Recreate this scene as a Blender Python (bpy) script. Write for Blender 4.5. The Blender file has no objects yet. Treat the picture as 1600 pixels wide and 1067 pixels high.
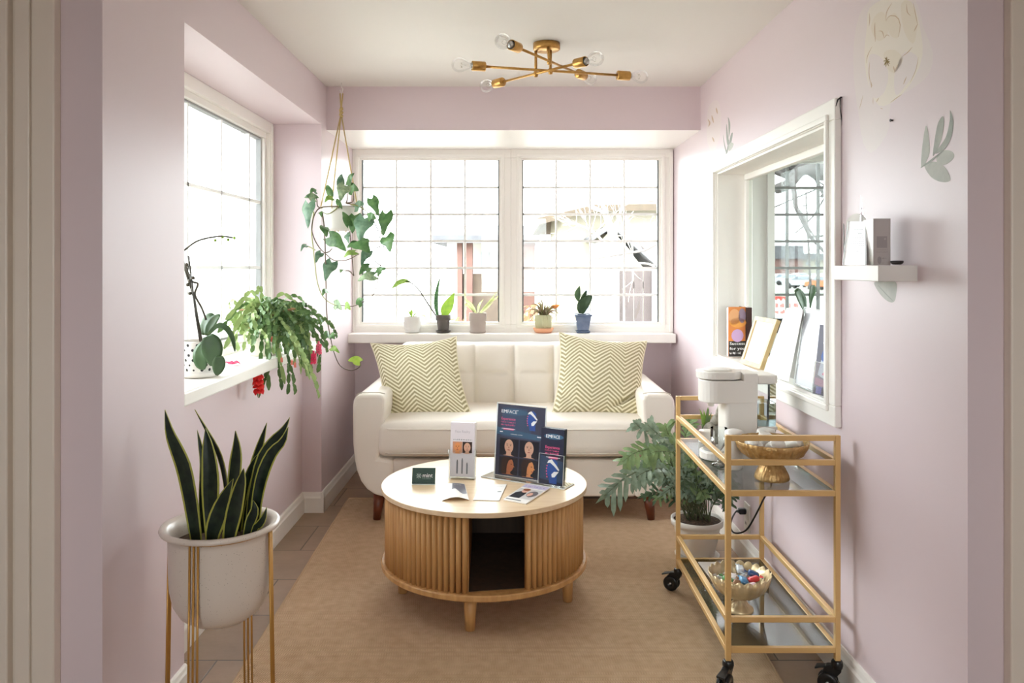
import bpy, math, random
from mathutils import Vector, Matrix, Euler
random.seed(7)
C = bpy.context.scene.collection
PI = math.pi
F, CX, CY, H = 1230.0, 803.0, 418.0, 1.27      # focal length in pixels, vanishing point, eye height

def P(px, py, d):
    """point at depth d seen at this pixel of the 1600x1067 photograph"""
    return Vector(((px - CX) * d / F, d, H - (py - CY) * d / F))
def PZ(px, py, z):
    """point of the horizontal plane z seen at this pixel"""
    return P(px, py, (H - z) * F / (py - CY))
def ONPLANE(px, py, p0, n):
    """the point of a given plane seen at this pixel"""
    d = P(px, py, 1) - Vector((0, 0, H)); o = Vector((0, 0, H))
    return o + d*((p0 - o).dot(n)/d.dot(n))
def xr(y): return 1.038 - 0.010 * y              # the right wall is very slightly out of square
def PW(px, py, off=0.0):
    """point of the right wall (off = distance into the room)"""
    d = (1.038 - off) / ((px - CX) / F + 0.010)
    return P(px, py, d)

# ------------------------------------------------------------------ materials
def lin(c):
    r = []
    for v in c[:3]:
        v /= 255.0
        r.append(v / 12.92 if v <= 0.04045 else ((v + 0.055) / 1.055) ** 2.4)
    return (r[0], r[1], r[2], 1.0)
MATS = {}
def node(nt, t, **kw):
    n = nt.nodes.new(t)
    for k, v in kw.items(): setattr(n, k, v)
    return n
def mat(name, col, rough=0.5, metal=0.0, spec=0.5, noise=None, bump=None, coat=0.0, trans=0.0, noise2=None):
    """noise=(colour2, scale, sharp) mottles, bump=(scale, strength), trans=share of light let through (leaves)"""
    if name in MATS: return MATS[name]
    m = bpy.data.materials.new(name); m.use_nodes = True
    nt = m.node_tree; b = nt.nodes['Principled BSDF']; out = nt.nodes['Material Output']
    b.inputs['Base Color'].default_value = lin(col)
    b.inputs['Roughness'].default_value = rough; b.inputs['Metallic'].default_value = metal
    b.inputs['Specular IOR Level'].default_value = spec
    if coat: b.inputs['Coat Weight'].default_value = coat; b.inputs['Coat Roughness'].default_value = 0.15
    L = nt.links.new
    tc = node(nt, 'ShaderNodeTexCoord')
    if noise:
        n = node(nt, 'ShaderNodeTexNoise'); n.inputs['Scale'].default_value = noise[1]; n.inputs['Detail'].default_value = 4
        L(tc.outputs['Object'], n.inputs['Vector'])
        r = node(nt, 'ShaderNodeValToRGB')
        s = noise[2]
        r.color_ramp.elements[0].position = 0.5 - s; r.color_ramp.elements[1].position = 0.5 + s
        r.color_ramp.elements[0].color = lin(col); r.color_ramp.elements[1].color = lin(noise[0])
        L(n.outputs['Fac'], r.inputs['Fac']); L(r.outputs['Color'], b.inputs['Base Color'])
    if bump:
        n2 = node(nt, 'ShaderNodeTexNoise'); n2.inputs['Scale'].default_value = bump[0]; n2.inputs['Detail'].default_value = 5
        L(tc.outputs['Object'], n2.inputs['Vector'])
        bp = node(nt, 'ShaderNodeBump'); bp.inputs['Strength'].default_value = bump[1]; bp.inputs['Distance'].default_value = 0.004
        L(n2.outputs['Fac'], bp.inputs['Height']); L(bp.outputs['Normal'], b.inputs['Normal'])
    if trans:
        t = node(nt, 'ShaderNodeBsdfTranslucent'); t.inputs['Color'].default_value = lin(col)
        if noise: L(r.outputs['Color'], t.inputs['Color'])
        mx = node(nt, 'ShaderNodeMixShader'); mx.inputs['Fac'].default_value = trans
        L(b.outputs[0], mx.inputs[1]); L(t.outputs[0], mx.inputs[2]); L(mx.outputs[0], out.inputs['Surface'])
    MATS[name] = m
    return m
def clear(name, tint=(255, 255, 255), refl=1.0, rough=0.0, milk=0.0):
    """thin clear pane: straight-through light plus a Fresnel reflection, optionally a little milky (dusty)"""
    if name in MATS: return MATS[name]
    m = bpy.data.materials.new(name); m.use_nodes = True
    nt = m.node_tree; nt.nodes.clear(); L = nt.links.new
    out = node(nt, 'ShaderNodeOutputMaterial')
    t = node(nt, 'ShaderNodeBsdfTransparent'); t.inputs['Color'].default_value = lin(tint)
    g = node(nt, 'ShaderNodeBsdfGlossy'); g.inputs['Roughness'].default_value = rough
    fr = node(nt, 'ShaderNodeFresnel'); fr.inputs['IOR'].default_value = 1.45
    mu = node(nt, 'ShaderNodeMath', operation='MULTIPLY'); mu.inputs[1].default_value = refl; mu.use_clamp = True
    L(fr.outputs[0], mu.inputs[0])
    mx = node(nt, 'ShaderNodeMixShader'); L(mu.outputs[0], mx.inputs[0]); L(t.outputs[0], mx.inputs[1]); L(g.outputs[0], mx.inputs[2])
    last = mx
    if milk:
        tl = node(nt, 'ShaderNodeBsdfTranslucent'); tl.inputs['Color'].default_value = (.9, .9, .9, 1)
        m2 = node(nt, 'ShaderNodeMixShader'); m2.inputs[0].default_value = milk
        L(mx.outputs[0], m2.inputs[1]); L(tl.outputs[0], m2.inputs[2]); last = m2
    L(last.outputs[0], out.inputs['Surface'])
    MATS[name] = m
    return m

LILAC = mat('lilac_paint', (222, 207, 212), 0.42, spec=0.35)
WHITE = mat('white_paint', (244, 241, 236), 0.4, spec=0.4)
CEIL = mat('ceiling_paint', (230, 226, 221), 0.6, spec=0.2)
HALLW = mat('hall_paint', (214, 202, 200), 0.6, spec=0.2)
TRIMC = mat('casing_paint', (226, 216, 204), 0.4, spec=0.4)
GREYW = mat('grey_paint', (214, 216, 210), 0.6, spec=0.2)
GLASS = clear('window_glass', (250, 253, 252), 0.7)
GASKET = mat('gasket_grey', (105, 108, 108), 0.6)
LEAD = mat('lattice_white', (244, 244, 242), 0.5, trans=.085)
LEADG = mat('lattice_dark', (128, 132, 130), 0.5)
GOLD = mat('brushed_brass', (205, 160, 90), 0.32, 0.75, noise=((188, 144, 80), 90, .2))
GOLDL = mat('satin_gold', (196, 148, 78), 0.35, 0.55)
LEATHER = mat('ivory_leather', (234, 227, 217), 0.42, spec=0.4, bump=(260, 0.12))
LEATHERS = mat('leather_seam', (204, 195, 184), 0.55)
WALNUT = mat('walnut_leg', (112, 54, 28), 0.35, spec=0.5, noise=((88, 40, 20), 30, .2))
BLACK = mat('black_plastic', (16, 16, 17), 0.3)
STEEL = mat('steel', (190, 190, 190), 0.3, 0.9)
PWHITE = mat('white_plastic', (232, 228, 222), 0.3, spec=0.5)
CERAM = mat('white_ceramic', (234, 231, 225), 0.3, spec=0.5)
SOIL = mat('potting_soil', (52, 38, 28), 0.95, noise=((90, 70, 52), 80, .15), bump=(120, 0.8))
ACRYL = clear('clear_acrylic', (254, 255, 255), .4)
EDGE = mat('acrylic_edge', (244, 247, 247), 0.25, trans=.35)
PAPER = mat('white_paper', (246, 244, 241), 0.55)
INK = mat('black_ink', (28, 27, 30), 0.5)

# ------------------------------------------------------------------ mesh builder
class MB:
    def __init__(s): s.v, s.f, s.m, s.sm, s.uv, s.mats = [], [], [], [], {}, []
    def mi(s, m):
        if m not in s.mats: s.mats.append(m)
        return s.mats.index(m)
    def add(s, vs, fs, m, smooth=True, uv=None):
        b = len(s.v); k = s.mi(m)
        s.v += [Vector(p) for p in vs]
        for f in fs:
            s.f.append([b + i for i in f]); s.m.append(k); s.sm.append(smooth)
        if uv:
            for i, q in enumerate(uv): s.uv[b + i] = q
        return s
    def box(s, lo, hi, m, M=None, bottom=None):
        x0, y0, z0 = lo; x1, y1, z1 = hi
        vs = [Vector(p) for p in ((x0,y0,z0),(x1,y0,z0),(x1,y1,z0),(x0,y1,z0),(x0,y0,z1),(x1,y0,z1),(x1,y1,z1),(x0,y1,z1))]
        if M: vs = [M @ p for p in vs]
        fs = [(4,5,6,7),(0,1,5,4),(1,2,6,5),(2,3,7,6),(3,0,4,7)]
        s.add(vs, fs, m, False); b = len(s.v) - 8
        s.f.append([b+3,b+2,b+1,b]); s.m.append(s.mi(bottom or m)); s.sm.append(False)
        return s
    def boxc(s, c, sz, m, M=None):
        return s.box([c[i]-sz[i]/2 for i in range(3)], [c[i]+sz[i]/2 for i in range(3)], m, M)
    def prism(s, poly, h, m, M=None, smooth=False):
        """poly in local xy extruded 0..h along local z"""
        n = len(poly); M = M or Matrix()
        vs = [M @ Vector((p[0], p[1], 0)) for p in poly] + [M @ Vector((p[0], p[1], h)) for p in poly]
        s.add(vs, [list(range(n))[::-1], list(range(n, 2*n))], m, False)
        b = len(s.v) - 2*n
        for i in range(n):
            j = (i+1) % n
            s.f.append([b+i, b+j, b+n+j, b+n+i]); s.m.append(s.mi(m)); s.sm.append(smooth)
        return s
    def lathe(s, prof, m, seg=40, c=(0,0,0), M=None, fn=None, hard=False):
        if hard:                                    # crisp edges: every band of the outline is separate
            for i in range(len(prof)-1): s.lathe(prof[i:i+2], m, seg, c, M, fn)
            return s
        """prof: list of (r, z) or (r, z, material); fn(r,z,angle)->(r,z) lets the outline wave"""
        vs, fs, n = [], [], len(prof)
        for k in range(seg):
            a = 2*PI*k/seg
            for p in prof:
                r, z = p[0], p[1]
                if fn: r, z = fn(r, z, a)
                q = Vector((c[0] + r*math.cos(a), c[1] + r*math.sin(a), c[2] + z))
                vs.append(M @ q if M else q)
        b0 = len(s.v); s.v += vs
        for k in range(seg):
            k2 = (k+1) % seg
            for i in range(n-1):
                s.f.append([b0+k*n+i, b0+k2*n+i, b0+k2*n+i+1, b0+k*n+i+1])
                s.m.append(s.mi(prof[i][2] if len(prof[i]) > 2 else m)); s.sm.append(True)
        return s
    def tube(s, pts, r, m, seg=8, closed=False, flat=1.0):
        pts = [Vector(p) for p in pts]; n = len(pts)
        rs = r if isinstance(r, (list, tuple)) else [r]*n
        up = None; vs = []
        for i, p in enumerate(pts):
            a = pts[i-1] if (i > 0 or closed) else p
            c = pts[(i+1) % n] if (i < n-1 or closed) else p
            t = (c - a); t = t.normalized() if t.length > 1e-9 else Vector((0,0,1))
            if up is None:
                up = Vector((0,0,1)) if abs(t.z) < .9 else Vector((1,0,0))
            u = (up - t*up.dot(t)); u = u.normalized() if u.length > 1e-6 else t.orthogonal().normalized(); up = u
            w = t.cross(u)
            for k in range(seg):
                an = 2*PI*k/seg + PI/seg
                vs.append(p + u*math.cos(an)*rs[i] + w*math.sin(an)*rs[i]*flat)
        fs = []
        for i in range(n if closed else n-1):
            j = (i+1) % n
            for k in range(seg):
                k2 = (k+1) % seg
                fs.append((i*seg+k, i*seg+k2, j*seg+k2, j*seg+k))
        s.add(vs, fs, m, seg > 4)
        if not closed:
            b = len(s.v) - len(vs)
            s.f.append([b+k for k in range(seg)][::-1]); s.m.append(s.mi(m)); s.sm.append(False)
            s.f.append([b+(n-1)*seg+k for k in range(seg)]); s.m.append(s.mi(m)); s.sm.append(False)
        return s
    def cyl(s, a, b, r, m, seg=20, r2=None):
        return s.tube([a, b], [r, r if r2 is None else r2], m, seg)
    def rbox(s, c, sz, r, n, m, fn=None, M=None):
        """rounded box; n subdivisions per axis; fn(Vector local)->Vector displaces"""
        hx = [q/2 for q in sz]; key = {}; vs = []; fs = []
        def vid(p):
            k = tuple(round(q, 5) for q in p)
            if k in key: return key[k]
            inn = Vector([max(-(hx[i]-r), min(hx[i]-r, p[i])) for i in range(3)])
            d = Vector(p) - inn
            q = inn + d.normalized()*r if d.length > 1e-9 else Vector(p)
            if fn: q = fn(q)
            q = q + Vector(c)
            if M: q = M @ q
            key[k] = len(vs); vs.append(q); return key[k]
        def ticks(a):
            N = n[a]; e = hx[a] - r
            core = [-e + 2*e*i/N for i in range(N+1)]
            cor = [hx[a] - r*(1-t) for t in (.35, .7, 1.0)]
            return [-q for q in cor[::-1]] + core + cor
        T = [ticks(0), ticks(1), ticks(2)]
        for ax in range(3):
            a, b = (ax+1) % 3, (ax+2) % 3
            for sg in (-1, 1):
                for i in range(len(T[a])-1):
                    for j in range(len(T[b])-1):
                        q = []
                        for (ii, jj) in ((i,j),(i+1,j),(i+1,j+1),(i,j+1)):
                            p = [0,0,0]; p[ax] = sg*hx[ax]; p[a] = T[a][ii]; p[b] = T[b][jj]
                            q.append(vid(p))
                        fs.append(q if sg > 0 else q[::-1])
        return s.add(vs, fs, m, True)
    def leaf(s, pts, w, m, n, cols=5, fold=0.15, heart=0.0, edge=None, edgew=None, wave=0.0):
        """blade along pts; w(t) half width; n = facing direction; fold lifts the two halves"""
        pts = smooth_path([Vector(p) for p in pts], 10 if len(pts) < 6 else 16)
        N = len(pts); vs = []
        ph = random.random()*6
        L = sum((pts[i+1]-pts[i]).length for i in range(N-1))
        ss = [-1, -.55, 0, .55, 1] if cols == 5 else [-1, -.80, -.3, .3, .80, 1]
        for i, p in enumerate(pts):
            t = i/(N-1)
            tg = (pts[min(i+1,N-1)] - pts[max(i-1,0)]).normalized()
            side = tg.cross(Vector(n)); side = side.normalized() if side.length > 1e-6 else tg.orthogonal().normalized()
            nn = side.cross(tg).normalized()
            hw = w(t)
            for q in ss:
                back = heart*L*abs(q)**1.3*(1-t)**3
                vs.append(p + side*hw*q + nn*(hw*fold*abs(q) + wave*hw*math.sin(t*9+ph+q)*abs(q)) - tg*back)
        k = len(ss)
        for i in range(N-1):
            for j in range(k-1):
                mm = edge if (edge and j in (0, k-2)) else m
                pass
        b = len(s.v); s.v += vs
        for i in range(N-1):
            for j in range(k-1):
                mm = edge if (edge and j in (0, k-2)) else m
                s.f.append([b+i*k+j, b+i*k+j+1, b+(i+1)*k+j+1, b+(i+1)*k+j]); s.m.append(s.mi(mm)); s.sm.append(True)
        return s
    def build(s, name, parent=None, world=True, warp=None, bevel=0, bseg=2, solid=0, sub=0, merge=False):
        me = bpy.data.meshes.new(name)
        vs = s.v
        if warp: vs = [warp(p) for p in vs]
        if parent is not None and world:
            W = Matrix(); q = parent
            while q is not None:
                W = Matrix.LocRotScale(q.location, q.rotation_euler, q.scale) @ W; q = q.parent
            Wi = W.inverted(); vs = [Wi @ p for p in vs]
        me.from_pydata([tuple(p) for p in vs], [], s.f)
        for m in s.mats: me.materials.append(m)
        me.polygons.foreach_set('material_index', s.m)
        me.polygons.foreach_set('use_smooth', s.sm)
        if s.uv:
            uvl = me.uv_layers.new(name='UVMap')
            for lp in me.loops: uvl.data[lp.index].uv = s.uv.get(lp.vertex_index, (0, 0))
        me.validate(); me.update()
        o = bpy.data.objects.new(name, me); C.objects.link(o)
        if parent is not None: o.parent = parent
        if solid:
            md = o.modifiers.new('solid', 'SOLIDIFY'); md.thickness = solid; md.offset = 0
        if bevel:
            md = o.modifiers.new('bevel', 'BEVEL'); md.width = bevel; md.segments = bseg; md.limit_method = 'ANGLE'; md.angle_limit = math.radians(35)
        if sub:
            md = o.modifiers.new('sub', 'SUBSURF'); md.levels = sub; md.render_levels = sub
        return o

def smooth_path(pts, n=12):
    """Catmull-Rom through the points"""
    pts = [Vector(p) for p in pts]
    if len(pts) == 2: return [pts[0].lerp(pts[1], i/(n-1)) for i in range(n)]
    q = [pts[0]*2 - pts[1]] + pts + [pts[-1]*2 - pts[-2]]
    out = []; segs = len(pts) - 1
    for i in range(n):
        u = i/(n-1)*segs; k = min(int(u), segs-1); t = u - k
        a, b, c, d = q[k], q[k+1], q[k+2], q[k+3]
        out.append(0.5*((2*b) + (c-a)*t + (2*a-5*b+4*c-d)*t*t + (3*b-a-3*c+d)*t**3))
    return out
_txt = {}
def text_mesh(s, bold=False):
    """outline of a line of lettering, cap height about 0.7, from the built-in font"""
    if (s, bold) in _txt: return _txt[(s, bold)]
    cu = bpy.data.curves.new('lettering', 'FONT'); cu.body = s; cu.size = 1.0; cu.resolution_u = 3
    if bold: cu.offset = 0.009
    o = bpy.data.objects.new('lettering', cu); C.objects.link(o)
    dg = bpy.context.evaluated_depsgraph_get(); me = o.evaluated_get(dg).to_mesh()
    vs = [v.co.copy() for v in me.vertices]; fs = [list(p.vertices) for p in me.polygons]
    o.evaluated_get(dg).to_mesh_clear()
    bpy.data.objects.remove(o); bpy.data.curves.remove(cu)
    w = max([v.x for v in vs] or [1])
    _txt[(s, bold)] = (vs, fs, w)
    return _txt[(s, bold)]
class Print:
    """flat printing on a sheet: o = lower left corner, u, v = unit vectors, n = outward"""
    def __init__(s, mb, o, u, v, n): s.mb, s.o, s.u, s.v, s.n = mb, Vector(o), Vector(u), Vector(v), Vector(n); s.k = 1
    def pt(s, a, b, l): return s.o + s.u*a + s.v*b + s.n*(0.00025*l)
    def poly(s, pts, m, l=1): s.mb.add([s.pt(a, b, l) for a, b in pts], [list(range(len(pts)))], m, False)
    def rect(s, a0, b0, a1, b1, m, l=1): s.poly([(a0,b0),(a1,b0),(a1,b1),(a0,b1)], m, l)
    def oval(s, a, b, ra, rb, m, l=1, n=16, rot=0):
        c, sn = math.cos(rot), math.sin(rot)
        s.poly([(a + ra*math.cos(t)*c - rb*math.sin(t)*sn, b + ra*math.cos(t)*sn + rb*math.sin(t)*c) for t in [2*PI*i/n for i in range(n)]], m, l)
    def scrawl(s, a, b, w, h, m, l=1, seed=1):
        """a line of lettering too small to read in the photograph: broken short strokes"""
        r = random.Random(seed); x = a
        while x < a + w:
            k = min(r.uniform(.3, 1.6)*h, a + w - x)
            for j in range(max(1, int(k/(h*.3)))):
                y0 = b + r.uniform(0, .25)*h; y1 = b + h*r.uniform(.6, 1); s.rect(x + j*h*.3, y0, x + j*h*.3 + h*.2, y1, m, l)
            x += k + h*.35
    def text(s, t, a, b, h, m, l=1, width=None, center=False, bold=False):
        vs, fs, w = text_mesh(t, bold)
        k = h/0.7; kx = k if not width else width/w
        off = -w*kx/2 if center else 0
        s.mb.add([s.pt(a + off + p.x*kx, b + p.y*k, l) for p in vs], fs, m, False)

# ------------------------------------------------------------------ scene-object helpers
def tag(o, label, cat, group=None, kind=None):
    o['label'] = label; o['category'] = cat
    if group: o['group'] = group
    if kind: o['kind'] = kind
    return o
def thing(name, label, cat, loc=(0,0,0), rot=(0,0,0), group=None):
    o = bpy.data.objects.new(name, None); o.empty_display_size = 0.05; C.objects.link(o)
    o.location = loc; o.rotation_euler = rot
    return tag(o, label, cat, group)
def struct(o): o['kind'] = 'structure'; return o
def dup(root, loc, label=None, rot=None):
    r = root.copy(); C.objects.link(r); r.location = loc
    if rot is not None: r.rotation_euler = rot
    if label: r['label'] = label
    for ch in list(root.children):
        c = ch.copy(); C.objects.link(c); c.parent = r
        for g in list(ch.children):
            d = g.copy(); C.objects.link(d); d.parent = c
    return r
SKY, HALL_FILL_W, EXPO = 19.0, 8.0, 0.12
# ------------------------------------------------------------------ the room
def shear(p): return Vector((p.x + (xr(p.y) - 1.0), p.y, p.z))    # boxes drawn against x = 1.0 follow the right wall
ZC = 2.235
def tile_material():
    m = bpy.data.materials.new('slate_tiles'); m.use_nodes = True
    nt = m.node_tree; b = nt.nodes['Principled BSDF']; L = nt.links.new
    tc = node(nt, 'ShaderNodeTexCoord'); mp = node(nt, 'ShaderNodeMapping'); mp.inputs['Location'].default_value = (0.96, -3.866+3.3, 0)
    L(tc.outputs['Object'], mp.inputs['Vector'])
    br = node(nt, 'ShaderNodeTexBrick'); br.offset = 0.5; br.offset_frequency = 2
    br.inputs['Scale'].default_value = 1; br.inputs['Brick Width'].default_value = 0.33; br.inputs['Row Height'].default_value = 0.33
    br.inputs['Mortar Size'].default_value = 0.003; br.inputs['Mortar Smooth'].default_value = 0.2; br.inputs['Bias'].default_value = 0
    br.inputs['Color1'].default_value = lin((164, 138, 114)); br.inputs['Color2'].default_value = lin((136, 113, 92)); br.inputs['Mortar'].default_value = lin((92, 78, 66))
    L(mp.outputs[0], br.inputs['Vector'])
    n = node(nt, 'ShaderNodeTexNoise'); n.inputs['Scale'].default_value = 5; n.inputs['Detail'].default_value = 7; n.inputs['Roughness'].default_value = .65
    L(tc.outputs['Object'], n.inputs['Vector'])
    mx = node(nt, 'ShaderNodeMix', data_type='RGBA', blend_type='OVERLAY'); mx.inputs['Factor'].default_value = .35
    L(br.outputs['Color'], mx.inputs[6]); L(n.outputs['Fac'], mx.inputs[7])
    hs = node(nt, 'ShaderNodeHueSaturation'); hs.inputs['Saturation'].default_value = 1.0
    L(mx.outputs[2], hs.inputs['Color']); L(hs.outputs[0], b.inputs['Base Color'])
    b.inputs['Roughness'].default_value = .42
    bp = node(nt, 'ShaderNodeBump'); bp.inputs['Strength'].default_value = .35; bp.inputs['Distance'].default_value = .006
    ad = node(nt, 'ShaderNodeMath', operation='SUBTRACT'); L(n.outputs['Fac'], ad.inputs[0]); L(br.outputs['Fac'], ad.inputs[1])
    L(ad.outputs[0], bp.inputs['Height']); L(bp.outputs[0], b.inputs['Normal'])
    return m
TILE = tile_material()
struct(MB().box((-2.3, -3.2, -.12), (3.4, 5.1, 0), TILE).build('floor'))
struct(MB().box((-1.5, 1.77, ZC), (3.4, 5.12, ZC+.12), CEIL).build('ceiling'))
struct(MB().box((-2.4, -3.3, 2.45), (2.4, 1.9, 2.57), CEIL).build('ceiling'))

w = MB()                                   # left wall: near pier, wall under the window, wall above it, far pier
w.box((-1.5, 1.913, 0), (-1.0, 2.388, ZC), LILAC)
w.box((-1.42, 2.388, 0), (-1.10, 4.09, .845), LILAC)
w.box((-1.42, 2.388, 2.015), (-1.0, 4.09, ZC), LILAC)
w.box((-1.42, 4.09, 0), (-1.0, 5.10, ZC), LILAC)
struct(w.build('wall_left'))
w = MB()
w.box((-1.0, 4.95, 0), (xr(4.95), 5.10, .815), LILAC)
struct(w.build('wall_back'))
w = MB()
w.box((-1.0, 4.2, 2.003), (xr(4.2)+.02, 5.10, ZC), LILAC, bottom=WHITE)
struct(w.build('wall_back_header'))
w = MB()                                   # right wall with the pass-through opening
w.box((1.0, 1.77, 0), (1.15, 2.50, ZC), LILAC)
w.box((1.0, 2.50, 0), (1.15, 3.83, .84), LILAC)
w.box((1.0, 2.50, 1.73), (1.15, 3.83, ZC), LILAC)
w.box((1.0, 3.83, 0), (1.15, 5.10, ZC), LILAC)
struct(w.build('wall_right', warp=shear))
# wall towards the hall, both sides of the wide opening, and the hall behind the camera
w = MB()
w.box((-2.3, 1.913, 0), (-1.5, 2.03, 2.45), HALLW)
w.box((1.17, 1.77, 0), (2.3, 1.89, 2.45), LILAC)
w.box((-1.5, 1.77, ZC+.12), (1.17, 1.89, 2.45), HALLW)
struct(w.build('wall_front'))
struct(MB().box((-2.42, -3.3, 0), (-2.3, 2.03, 2.45), HALLW).build('wall_left'))
struct(MB().box((2.3, -3.3, 0), (2.42, 1.9, 2.45), HALLW).build('wall_right'))
w = MB(); w.box((-2.3, -3.3, 0), (-.6, -3.2, 2.45), HALLW); w.box((.6, -3.3, 0), (2.3, -3.2, 2.45), HALLW)
w.box((-.6, -3.3, 0), (.6, -3.2, .8), HALLW); w.box((-.6, -3.3, 2.15), (.6, -3.2, 2.45), HALLW); struct(w.build('wall_front'))
# neighbouring room seen through the pass-through
w = MB()
w.box((1.17, 4.95, 0), (3.3, 5.10, .815), GREYW); w.box((1.17, 4.95, 1.95), (3.3, 5.10, ZC), GREYW)
w.box((1.12, 4.95, .815), (1.635, 5.10, 1.95), GREYW); w.box((2.72, 4.95, .815), (3.3, 5.10, 1.95), GREYW)
struct(w.build('wall_back'))
w = MB(); w.box((3.3, 1.89, 0), (3.4, 5.10, .8), GREYW); w.box((3.3, 1.89, 2.0), (3.4, 5.10, ZC), GREYW); w.box((3.3, 1.89, .8), (3.4, 2.3, 2.0), GREYW); w.box((3.3, 4.7, .8), (3.4, 5.10, 2.0), GREYW)
struct(w.build('wall_right'))
struct(MB().box((1.9, 1.9, 0), (3.3, 1.99, ZC), GREYW).build('wall_front'))
BLIND = mat('blind_grey', (205, 208, 202), .5)

# casings of the wide opening towards the hall (moulded boards)
for i, (x0, sg, y) in enumerate(((-1.1, -1, 1.913), (1.10, 1, 1.77))):
    c = MB()
    for a, b_, t in ((0, .055, .022), (.055, .062, .012), (.062, .10, .018), (.10, .108, .010), (.108, .15, .03)):
        lo, hi = sorted((x0 + sg*a, x0 + sg*b_))
        c.box((lo, y - t - .008, 0), (hi, y, 2.2), TRIMC)
    struct(c.build('trim_%d' % (i+1), bevel=.004))

# baseboards
def board(mb, a, b, nrm, h=.105, t=.016):
    a, b = Vector(a), Vector(b); n = Vector(nrm)
    prof = ((0, 0), (t, 0), (t, h*.72), (t*.75, h*.8), (t*.55, h*.93), (t*.3, h), (0, h))
    k = len(prof)
    vs = [a + n*p + Vector((0,0,q)) for p, q in prof] + [b + n*p + Vector((0,0,q)) for p, q in prof]
    mb.add(vs, [list(range(k)), list(range(k, 2*k))[::-1]] + [(i, k+i, k+(i+1) % k, (i+1) % k) for i in range(k)], WHITE, False)
m = MB()
board(m, (-1.10, 2.388, 0), (-1.10, 4.09, 0), (1,0,0))
board(m, (-1.10, 4.09, 0), (-.984, 4.09, 0), (0,-1,0))
board(m, (-1.0, 4.074, 0), (-1.0, 4.95, 0), (1,0,0))
board(m, (-1.0, 1.913, 0), (-1.0, 2.388, 0), (1,0,0), h=.07)
struct(m.build('baseboard_left'))
m = MB(); board(m, (-1.0, 4.95, 0), (.985, 4.95, 0), (0,-1,0)); struct(m.build('baseboard_back'))
m = MB(); board(m, (1.0, 1.77, 0), (1.0, 4.95, 0), (-1,0,0)); struct(m.build('baseboard_right', warp=shear))

# ------------------------------------------------------------------ windows
def window_root(name, loc):
    o = bpy.data.objects.new(name, None); o.location = loc; C.objects.link(o); o['kind'] = 'structure'; return o
def frame_xz(mb, x0, x1, z0, z1, y0, y1, wd, m):
    """rectangular ring in the xz plane between depths y0..y1"""
    mb.box((x0, y0, z1-wd), (x1, y1, z1), m); mb.box((x0, y0, z0), (x1, y1, z0+wd), m)
    mb.box((x0, y0, z0+wd), (x0+wd, y1, z1-wd), m); mb.box((x1-wd, y0, z0+wd), (x1, y1, z1-wd), m)
def frame_yz(mb, y0, y1, z0, z1, x0, x1, wd, m):
    mb.box((x0, y0, z1-wd), (x1, y1, z1), m); mb.box((x0, y0, z0), (x1, y1, z0+wd), m)
    mb.box((x0, y0, z0+wd), (x1, y0+wd, z1-wd), m); mb.box((x0, y1-wd, z0+wd), (x1, y1, z1-wd), m)

WX = [(-1.0, -.0185), (-.0185, .987)]
GL = [(-.948, -.0916), (.052, .902)]
for i in range(2):
    g0, g1 = GL[i]; z0, z1 = .931, 1.939; yg = 4.93
    root = window_root('window_%d' % (i+1), ((g0+g1)/2, 4.93, .87))
    fr = MB()
    a0, a1 = WX[i]
    fr.box((a0, 4.875, z1+.012), (a1, 4.99, 2.003), WHITE); fr.box((a0, 4.875, .865), (a1, 4.99, z0-.012), WHITE)
    fr.box((a0, 4.875, z0-.012), (g0-.012, 4.99, z1+.012), WHITE); fr.box((g1+.012, 4.875, z0-.012), (a1, 4.99, z1+.012), WHITE)
    frame_xz(fr, g0-.035, g1+.035, z0-.035, z1+.035, 4.868, 4.876, .017, WHITE)
    if i == 0: fr.box((-1.0, 4.868, .87), (-.985, 4.876, 2.0), WHITE)
    else: fr.box((.962, 4.862, .87), (.984, 4.876, 1.99), WHITE)
    fr.build('frame', root, bevel=.003)
    sa = MB(); frame_xz(sa, g0-.012, g1+.012, z0-.012, z1+.012, 4.90, 4.945, .012, WHITE)
    for gx in (g0, g1-.008): sa.box((gx, 4.905, z0), (gx+.008, 4.94, z1), GASKET)
    sa.build('sash', root)
    lt = MB()
    for k in range(1, 4):
        x = g0 + (g1-g0)*k/4; lt.box((x-.006, 4.918, z0), (x+.006, 4.934, z1), LEAD)
    for k in range(1, 6):
        z = z0 + (z1-z0)*k/6; lt.box((g0, 4.916, z-.007), (g1, 4.934, z+.007), LEAD)
    lt.build('lattice', root)
    MB().box((g0, 4.936, z0), (g1, 4.940, z1), GLASS).build('glass_pane', root)
struct(MB().box((-1.016, 4.745, .814), (.978, 4.95, .87), WHITE).build('trim_3', bevel=.006))

root = window_root('window_3', (-1.29, 3.24, .89))
fr = MB(); frame_yz(fr, 2.388, 4.09, .865, 2.015, -1.34, -1.25, .055, WHITE)
frame_yz(fr, 2.443, 4.035, .92, 1.96, -1.335, -1.268, .03, WHITE)
fr.box((-1.262, 4.045, .89), (-1.243, 4.075, 2.0), WHITE)
fr.build('frame', root, bevel=.003)
sa = MB(); frame_yz(sa, 2.473, 4.005, .95, 1.93, -1.31, -1.285, .009, mat('gasket_pale', (150,152,152), .6)); sa.build('sash', root)
lt = MB()
for k in range(5):
    y = 2.387+.0 + .36*k; 
    if y > 2.5: lt.box((-1.302, y-.006, .95), (-1.286, y+.006, 1.93), LEAD)
for k in range(1, 3): lt.box((-1.302, 2.473, 1.93-.33*k-.007), (-1.286, 4.005, 1.93-.33*k+.007), LEAD)
lt.build('lattice', root)
MB().box((-1.308, 2.473, .95), (-1.304, 4.005, 1.93), GLASS).build('glass_pane', root)
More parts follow.
